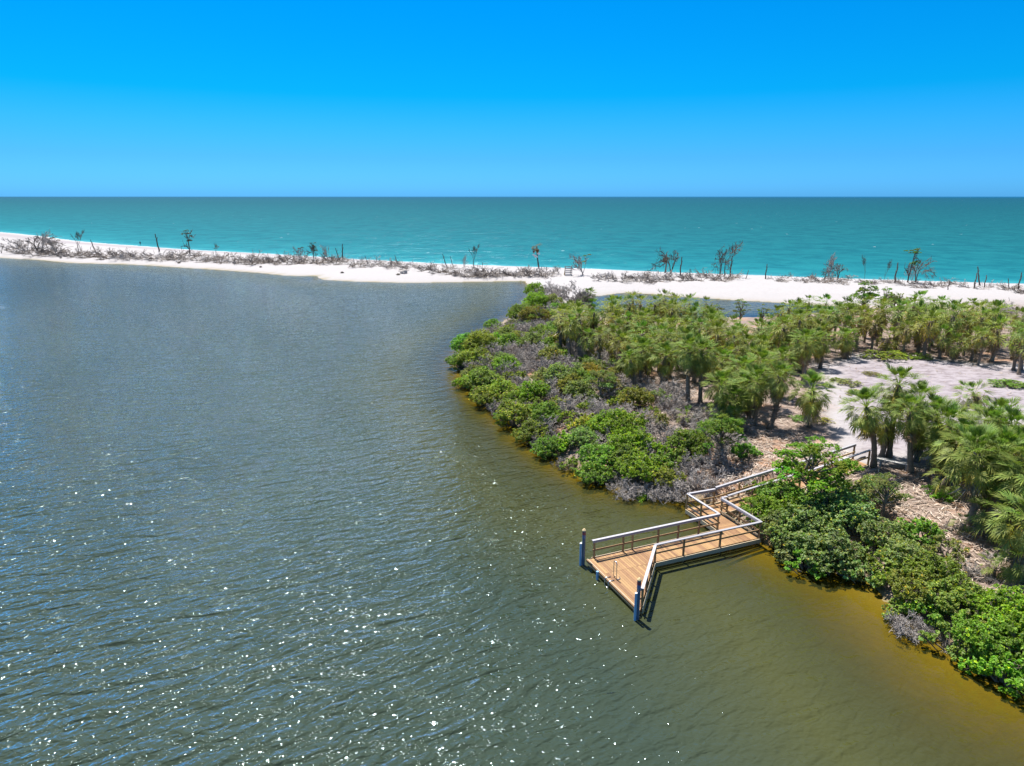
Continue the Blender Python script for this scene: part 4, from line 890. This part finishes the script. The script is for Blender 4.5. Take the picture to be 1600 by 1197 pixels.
# filler scrub: live and dead shrubs between the hand placed ones
scrub = [at(*p, 1.2) for p in [(735, 560), (770, 520), (830, 488), (868, 490), (880, 530), (945, 562), (985, 598), (1010, 622), (1080, 650), (1130, 665), (1160, 690), (1130, 735), (1085, 750), (1000, 745), (950, 735), (900, 715), (840, 680), (790, 640), (740, 605)]]
sa = np.array(scrub); lo_, hi_ = sa.min(0), sa.max(0); allp = [(p_[0], p_[1]) for p_ in BUSHPOS+DEADPOS]; fill = []
for _ in range(4000):
    q = np.array([rs.uniform(lo_[0], hi_[0]), rs.uniform(lo_[1], hi_[1])])
    if sdf(q[None], scrub)[0] < 0 or min(math.hypot(q[0]-p_[0], q[1]-p_[1]) for p_ in allp) < 1.3: continue
    allp.append(tuple(q)); fill.append(tuple(q))
bands = {}
for x, y in fill:
    k = 'close to the boardwalk' if y < 48 else 'below the sandy bank' if y < 56 else 'inland of the golden water' if y < 66 else 'in the left scrub middle' if y < 78 else 'behind the left bulge' if y < 92 else 'near the neck of the point'
    t = rnd.random(); ty = 'dead' if t < .62 else 'dull' if t < .78 else 'olive' if t < .9 else 'bright'
    bands.setdefault((k, ty), []).append((x, y))
for (k, ty), L_ in bands.items():
    L_.sort(key=lambda p_: p_[0]/p_[1])
    for i, (x, y) in enumerate(L_):
        lab = {'dead': 'leafless grey shrub', 'dull': 'dull green shrub', 'olive': 'small olive shrub', 'bright': 'small bright shrub'}[ty]+', %s from left of those %s' % (ORD[i], k)
        if ty == 'dead':
            s = rnd.uniform(.7, 1.1); tag(link('dead_shrub', rnd.choice(DEAD), None, (x, y, ground(x, y)-.03), (0, 0, rnd.uniform(0, 6.28)), (s, s, s*.95)), lab, 'dead shrub', 'dead shrubs in the scrub')
        else: bush_w(x, y, rnd.uniform(.9, 1.6), {'dull': C_DULL, 'olive': C_OL, 'bright': C_MID}[ty], lab, group='small shrubs in the scrub')
# beach vines and weeds on the clearing
for i, (px, py, r_, c_, lab) in enumerate([(1378, 556, 22, C_BR, 'flat bright beach vine patch at the rear edge of the clearing'), (1400, 554, 18, C_YL, 'flat yellowish vine patch right of the bright one at the rear of the clearing'),
      (1436, 556, 14, C_MID, 'sparse vine patch under the far right palm trunks'), (1309, 592, 9, C_MID, 'weed tuft in front of the single shadow casting palm'), (1326, 597, 14, C_DULL, 'low weeds on the left side of the clearing'),
      (1362, 583, 10, C_OL, 'brownish weed tuft in the middle of the clearing'), (1571, 599, 18, C_MID, 'low weeds right of the stubby palm on the clearing'), (1590, 600, 14, C_BR, 'weeds at the right picture edge of the clearing'),
      (1340, 612, 12, C_DULL, 'sparse weeds above the lone tall palm'), (1252, 652, 12, C_MID, 'weeds left of the full crowned palm trunk'), (1284, 655, 12, C_YL, 'yellow weeds right of the full crowned palm trunk')]):
    bush(px, py, r_, c_, lab, kind='T', flat=.28, name='beach_weed', cat='weed', cz=.3)

# ------------------------------------------------------------------ far beach: dead trees, poles, driftwood
def base_at(px, py, z=.9):
    for _ in range(4):
        x, y = at(px, py, z); z = max(ground(x, y), 0)
    return x, y, z
def hpx(x, y, n): return n*depth(x, y, 3)/FPX*1.02
def snag(px, py, hp, label, k=0, wid=1.0, leaf=None, cat='dead tree'):
    x, y, z = base_at(px, py); h = hpx(x, y, hp)
    e = empty('dead_tree', (x, y, z-.05), label, cat, 'dead trees standing on the far beach', rnd.uniform(0, 6.28)); s = h/TREEH[k]
    link('trunk', TREE[k], e, scale=(s*wid, s*wid, s))
    if leaf:
        c_, n = leaf; rs = np.random.RandomState(int(px))
        for i in range(n):
            f = rs.uniform(.55, 1.0); a = rs.uniform(0, 6.28); q = rs.uniform(.0, .28)*h*wid; r_ = h*rs.uniform(.07, .13)
            link('leaf_clump', BUSH['S'][i % 2][0], e, (math.cos(a)*q, math.sin(a)*q, h*f-r_*.6), (0, 0, a), (r_, r_, r_*.7), tuple(v*rs.uniform(.7, 1.1) for v in c_))
    return e
def pole(px, py, hp, label, k=0):
    x, y, z = base_at(px, py); h = hpx(x, y, hp); w = max(h, 4.5)
    return tag(link('bare_snag', POLE[k], None, (x, y, z-.05), (0, 0, 0), (h, w*.9, h)), label, 'dead trunk', 'dead trunks standing on the far beach')
OLV = (.10, .11, .04); BRN = (.12, .09, .05)
snag(58, 392, 26, 'big leaning dead tree in the tangle at the far left', 1, 1.6); snag(66, 393, 33, 'faint twiggy dead tree rising from the far left tangle', 2, .9); snag(88, 396, 25, 'brown bushy dead tree at the right of the far left tangle', 2, 1.5, (BRN, 5)); snag(40, 394, 24, 'grey dead shrub tree at the left of the far left tangle', 2, 1.6)
snag(123, 396, 36, 'pale dead tree with feathery top right of the far left tangle', 0, .9); pole(150, 394, 19, 'leaning bare trunk right of the feathery dead tree', 3); pole(249, 393, 27, 'straight bare pole trunk on the left beach', 0)
snag(297, 398, 38, 'half leafy dead tree with brown top on the left beach', 3, .6, (OLV, 7)); snag(338, 401, 22, 'small forked dead tree right of the half leafy one', 0, .6, (BRN, 2)); snag(3, 396, 18, 'dark dead stump tree at the left picture edge', 1, .8)
snag(471, 407, 23, 'round topped twiggy tree, leftmost of the middle group', 2, .8, (BRN, 2)); snag(490, 406, 27, 'leaning tree with green tuft in the middle group', 1, .6, (OLV, 4)); snag(494, 406, 27, 'upright tree with brown green tuft in the middle group', 0, .5, (OLV, 4))
snag(512, 406, 25, 'bare slanting tree right of the tufted pair', 2, .6); pole(531, 407, 19, 'slanting trunk beside the black upright trunk', 3); pole(536, 408, 26, 'black upright trunk at the right end of the middle group', 1)
pole(575, 413, 13, 'low slanting trunk right of the middle group', 3); pole(622, 414, 15, 'thin slanting trunk on the central beach', 3); pole(698, 417, 20, 'slanting trunk at the left of the central brush', 3); pole(709, 418, 17, 'short slanting trunk in the central brush', 3)
snag(740, 419, 37, 'broad topped bare tree in the central brush', 0, .8); snag(725, 420, 22, 'thin bare tree left of the broad topped one', 2, .6)
snag(910, 430, 35, 'twiggy dead tree with green shoots right of the wooden steps', 2, 1.0, (C_DULL, 4)); snag(873, 428, 14, 'small green topped shrub tree left of the wooden steps', 2, 1.2, (C_DULL, 4))
snag(1049, 428, 42, 'wide forked bare tree beside the dead palm', 1, .75); pole(1063, 431, 29, 'upright bare trunk right of the wide forked tree', 1); snag(1132, 433, 57, 'tallest bare tree on the right beach with fanned top', 0, .75); pole(1141, 432, 31, 'slim trunk right of the tallest bare tree', 1)
snag(1125, 433, 50, 'bare tree tangled with the tallest one', 1, .5); pole(1196, 436, 23, 'forked dark trunk on the right beach', 1); pole(1165, 436, 14, 'short slanting log left of the forked dark trunk', 2)
snag(1294, 438, 43, 'faint grey dead tree with hazy twigs', 2, .6); snag(1309, 438, 30, 'arched dead branches right of the hazy twigs', 1, .9); snag(1288, 438, 18, 'low dead tree left of the hazy twigs', 3, 1.0)
snag(1350, 438, 40, 'thin pale dead tree alone on white sand', 0, .35); snag(1381, 444, 40, 'thin Y shaped dead tree left of the leafy crowned tree', 0, .35); pole(1398, 442, 31, 'brown trunk left of the leafy crowned tree', 1)
e = snag(1418, 442, 54, 'green umbrella crowned tree standing tallest on the right beach', 3, .45, None, 'tree')
hh = hpx(e.location.x, e.location.y, 54); rs2 = np.random.RandomState(3)
for i in range(16):
    a = rs2.uniform(0, 6.28); q = hh*.20*math.sqrt(rs2.uniform()); f = rs2.uniform(.84, 1.0)-.3*(q/hh) if i < 12 else rs2.uniform(.45, .62)
    r_ = hh*rs2.uniform(.055, .09); link('leaf_clump', BUSH['S'][i % 2][0], e, (math.cos(a)*q, math.sin(a)*q, hh*f), (0, 0, a), (r_, r_, r_*.6), tuple(v*rs2.uniform(.7, 1.1) for v in C_MID))
snag(1430, 441, 41, 'bare branching tree right of the leafy crowned tree', 1, .7); snag(1424, 440, 30, 'pale bare tree behind the leafy crowned tree', 2, .6)
pole(1481, 453, 14, 'short thin stump alone on the white sand', 1); pole(1522, 451, 24, 'upright pole left of the bent trunk', 1); pole(1531, 446, 29, 'bent trunk with hooked top near the right edge', 3); pole(1538, 449, 19, 'thin trunk right of the bent trunk', 1)
pole(1577, 452, 17, 'crooked short trunk near the right picture edge', 3); pole(1591, 452, 26, 'dark trunk at the right picture edge', 1)
# driftwood tangles, every one its own thing
dl = [(14, 394), (30, 394), (44, 396), (58, 397), (72, 397), (88, 398), (100, 398), (112, 399), (126, 399), (140, 399), (152, 401), (164, 402), (176, 402), (188, 403), (200, 402), (212, 401), (226, 403), (238, 405), (250, 404), (262, 403), (274, 404),
      (286, 405), (298, 405), (310, 407), (322, 408), (334, 409), (346, 406), (360, 409), (374, 411), (386, 410), (398, 410), (408, 408), (420, 409), (432, 409), (446, 409), (460, 410), (474, 410), (488, 410), (502, 411), (516, 410), (528, 409), (548, 414), (560, 413), (574, 415),
      (588, 413), (604, 416), (616, 416), (630, 418), (644, 418), (658, 419), (672, 421), (684, 422), (698, 424), (706, 428), (716, 430), (726, 432), (738, 433), (748, 430), (758, 433), (770, 432), (782, 432), (794, 431), (806, 430), (816, 432), (828, 429), (846, 430), (858, 432), (936, 434),
      (950, 436), (964, 436), (978, 437), (992, 437), (1008, 436), (1020, 437), (1034, 437), (1046, 436), (1066, 435), (1082, 436), (1098, 434), (1118, 436), (1134, 437), (1212, 437), (1226, 439), (1256, 439), (1270, 440), (1284, 440), (1298, 441), (1312, 441), (1324, 438), (1352, 441),
      (1374, 444), (1402, 441), (1414, 446), (1436, 448), (1450, 450), (1460, 446), (1472, 447), (1506, 446), (1530, 452), (1562, 447), (1570, 454), (1580, 453), (1594, 456)]
dl = sorted(dl+[(q[0]+5, q[1]+(3 if i % 2 else -4)) for i, q in enumerate(dl) if q[0] < 1585])
secs = [(0, 118, 'in the far left tangle'), (118, 290, 'between the feathery dead tree and the half leafy tree'), (290, 545, 'below the middle group of dead trees'), (545, 700, 'on the central beach'), (700, 870, 'around the broad topped bare tree'), (870, 1110, 'on the beach behind the small lagoon inlet'),
        (1110, 1340, 'between the tallest bare tree and the pale thin tree'), (1340, 1601, 'on the beach near the right picture edge')]
cnt = {}
for px, py in dl:
    i0 = next(i for i, s in enumerate(secs) if s[0] <= px < s[1]); cnt[i0] = cnt.get(i0, 0)+1
    x, y, z = base_at(px, py); dense = 715 < px < 870 or px < 130
    s = rnd.uniform(.55, .95)*(1.15 if dense else 1.0)*(.75 if px > 1200 else 1)*(1+.25*(px < 560))
    me = rnd.choice(BRUSH)
    tag(link('driftwood', me, None, (x+rnd.uniform(-.5, .5), y+rnd.uniform(-1.5, 1.5), z-.04), (0, 0, rnd.uniform(0, 6.28)), (s*1.1, s*1.1, s*rnd.uniform(.7, 1.1))),
        '%s driftwood tangle from the left %s' % (ORD[cnt[i0]-1], secs[i0][2]), 'driftwood', 'driftwood tangles along the far beach')
for i, (px, py, s, lab) in enumerate([(95, 404, .5, 'tiny dark stump on the left sand strip'), (188, 408, .6, 'small brown stump on sand below the left driftwood'), (280, 412, .6, 'dark lump at the lagoon edge below the half leafy tree'), (408, 418, .5, 'dark speck of wreckwood above the lagoon edge'),
      (535, 427, .6, 'dark lump at the pointed spit of sand'), (622, 430, .6, 'small dark stump left of the grey boulder'), (631, 427, 1.3, 'grey boulder like clump on the central sand'), (694, 425, .6, 'dark lump left of the central brush'), (236, 406, .9, 'reddish brown root lump on the left beach'), (62, 396, 1.1, 'brown root ball in the far left tangle')]):
    x, y, z = base_at(px, py); mb = MB(); rs2 = np.random.RandomState(i)
    pts = [(0, 0, -.1), (rs2.normal()*.1, 0, .3), (rs2.normal()*.2, 0, .6), (0, 0, .8)]; mb.tube(pts, [.7, .75, .5, .15], 7)
    for k in range(4): a = rs2.uniform(0, 6.3); mb.tube([(0, 0, .3), (math.cos(a)*1.1, math.sin(a)*1.1, rs2.uniform(.1, .8))], [.14, .05], 4)
    tag(link('stump', mb.mesh('stump', M_STONE if s < 1.2 else M_DEADW), None, (x, y, z), (0, 0, i), (s, s, s)), lab, 'stump')
# tall dead palm with boards nailed to it
x, y, z = base_at(839, 419); h = hpx(x, y, 36)
e = empty('sign_pole', (x, y, z-.05), 'tall trunk with crossed pale boards and brown tuft on top, left of the steps', 'sign pole')
mb = MB(); mb.tube([(.5, 0, 0), (.15, 0, h*.4), (-.1, 0, h*.75), (-.1, 0, h*.93)], [.2, .17, .15, .14], 8); link('trunk', mb.mesh('trunk', M_DARKW), e)
for (dx, zz, w, hh_, a) in [(-.7, .55, 1.0, .35, .35), (-.4, .74, 1.5, .25, -.5), (.35, .62, .8, .4, .25), (-.9, .68, .6, .5, .9), (-.25, .49, .9, .4, .05)]:
    mb = MB(); mb.box((0, 0, 0), (w, .06, hh_)); link('board', mb.mesh('board', M_WHITE if a < .4 else M_GREYT), e, (dx, -.2, h*zz), (0, a, 0))
for i in range(26):
    q = link('dead_frond', DFR[i % 2], e, (-.1, 0, h*.93), scale=(.85,)*3, color=(.14, .10, .05)); q.rotation_euler = frond_rot(i*2.4, R(-60+110*((i*.618) % 1))).to_euler()
x, y, z = base_at(1039, 426); h = hpx(x, y, 28)
e = empty('dead_palm', (x, y, z-.05), 'dead palm with drooped brown head beside the wide forked bare tree', 'dead palm')
link('trunk', TRUNK[0], e, scale=(1, 1, h/5))
for i in range(22):
    q = link('dead_frond', DFR[i % 2], e, (0, 0, h), scale=(1.0,)*3, color=(.15, .10, .07)); q.rotation_euler = frond_rot(i*2.4, R(-88+70*((i*.618) % 1))).to_euler()
# weathered wooden steps at the beach
x, y, z = base_at(888, 431); h = hpx(x, y, 15); e = empty('wooden_steps', (x, y, z), 'weathered wooden steps with five slats rising above the grey thicket', 'steps', rz=.1)
for k in (-1, 1):
    mb = MB(); mb.box((0, 0, h/2), (.12, .12, h)); link('post', mb.mesh('post', M_POST), e, (k*.85, 0, 0)); mb = MB(); mb.beam((0, 1.6, .1), (0, .1, h*.9), .1, .25); link('stringer', mb.mesh('stringer', M_POST), e, (k*.74, 0, 0))
for k in range(5):
    mb = MB(); mb.box((0, 0, 0), (1.7, .05, .2)); link('slat', mb.mesh('slat', M_GREYT), e, (0, -.1, h*(.12+.2*k)))
    mb = MB(); mb.box((0, 0, 0), (1.4, .28, .05)); link('tread', mb.mesh('tread', M_GREYT), e, (0, 1.5-.3*k, .1+h*.18*k))
# a lone figure on the beach, far away
x, y, z = base_at(219.5, 383.5)
bm_v = [(0, 0, .93), (0, 0, 1.15), (0, 0, 1.42), (0, 0, 1.52), (0, .02, 1.66), (.10, 0, .88), (.12, .05, .48), (.13, 0, .08), (.13, -.14, .04), (-.10, 0, .88), (-.12, -.1, .48), (-.13, .02, .08), (-.13, -.12, .04), (.19, 0, 1.40), (.25, .02, 1.12), (.24, -.08, .88), (-.19, 0, 1.40), (-.26, .0, 1.12), (-.24, -.1, .90)]
bm_e = [(0, 1), (1, 2), (2, 3), (3, 4), (0, 5), (5, 6), (6, 7), (7, 8), (0, 9), (9, 10), (10, 11), (11, 12), (2, 13), (13, 14), (14, 15), (2, 16), (16, 17), (17, 18)]
me = bpy.data.meshes.new('person'); me.from_pydata(bm_v, bm_e, []); me.materials.append(M_CLOTH)
o = link('person', me, None, (x, y, z)); md = o.modifiers.new('skin', 'SKIN')
for i, r_ in enumerate([.15, .14, .15, .06, .11, .09, .065, .045, .035, .09, .065, .045, .035, .06, .045, .035, .06, .045, .035]): me.skin_vertices[0].data[i].radius = (r_, r_)
me.skin_vertices[0].data[0].use_root = True; o.modifiers.new('sub', 'SUBSURF').levels = 1
tag(o, 'lone tiny person in dark clothes standing at the sea edge of the left beach', 'person')

# ------------------------------------------------------------------ litter on the ground
def strips(n, polys, lenr, w, cols, mat, name, label, seed, avoid=None):
    rs = np.random.RandomState(seed); mb = MB(); pts = []
    for pl in polys:
        a = np.array(pl); lo, hi = a.min(0), a.max(0); q = rs.uniform(size=(n*3, 2))*(hi-lo)+lo; q = q[sdf(q, pl) > -.3][:n]; pts.append(q)
    pts = np.concatenate(pts); Z, D = ground_np(pts); ok = D > .15; pts = pts[ok]; Z = Z[ok]
    for (x, y), z in zip(pts, Z):
        a = rs.uniform(0, 6.28); l = rs.uniform(*lenr); d = np.array([math.cos(a), math.sin(a), rs.normal()*.12]); s = np.array([-d[1], d[0], 0])*w*rs.uniform(.6, 1.4); b = s*rs.normal()*6
        c = np.array([x, y, z+.03+abs(rs.normal())*.06]); k = np.array(cols[rs.randint(len(cols))])*rs.uniform(.75, 1.25)
        mb.add([c-d*l/2-s, c-d*l/2+s, c+s+b+np.array([0, 0, .05]), c-s+b+np.array([0, 0, .05]), c+d*l/2+s*.4, c+d*l/2-s*.4], [(0, 1, 2, 3), (3, 2, 4, 5)], k)
    return tag(link(name, mb.mesh(name, mat), color=(1, 1, 1)), label, kind='stuff')
pw = lambda L_, z=1.6: [at(a, b, z) for a, b in L_]
P_A = pw([(1370, 745), (1460, 735), (1520, 770), (1560, 830), (1620, 880), (1620, 940), (1540, 930), (1490, 850), (1430, 810), (1370, 800)])
P_B = pw([(1140, 700), (1205, 685), (1260, 690), (1275, 740), (1190, 755), (1120, 765), (1100, 720)])
P_C = pw([(950, 590), (1110, 590), (1250, 590), (1290, 660), (1230, 690), (1120, 700), (1000, 650)])
P_D = pw([(1480, 690), (1620, 680), (1640, 800), (1560, 830), (1500, 770)])
P_E = pw([(1200, 740), (1300, 700), (1380, 760), (1480, 840), (1400, 880), (1300, 850), (1200, 820)])
strips(1500, [P_A, P_B, P_D, P_C, P_E], (.3, .9), .022, [(.52, .42, .34), (.42, .32, .25), (.34, .28, .24), (.60, .52, .45), (.24, .17, .12)], M_DEADF, 'palm_litter', 'pale dead frond litter covering ground under the palms', 3)
P_S = scrub; P_G = grove
strips(3200, [P_S], (.3, 1.0), .018, [(.36, .32, .29), (.28, .23, .2), (.2, .15, .12)], M_DEADF, 'twig_litter', 'grey fallen twigs covering ground in the scrub', 4)
strips(2500, [P_G], (.4, 1.0), .03, [(.30, .22, .15), (.22, .16, .11)], M_DEADF, 'grove_litter', 'brown fallen fronds covering ground in the grove', 5)
P_W = pw([(1295, 560), (1440, 556), (1620, 570), (1650, 650), (1500, 655), (1300, 640)], 2)
strips(260, [P_W], (.3, .8), .03, [(.34, .28, .22), (.25, .19, .15), (.45, .38, .32)], M_DEADF, 'clearing_debris', 'scattered dry weed stalks on the white sand clearing', 6)
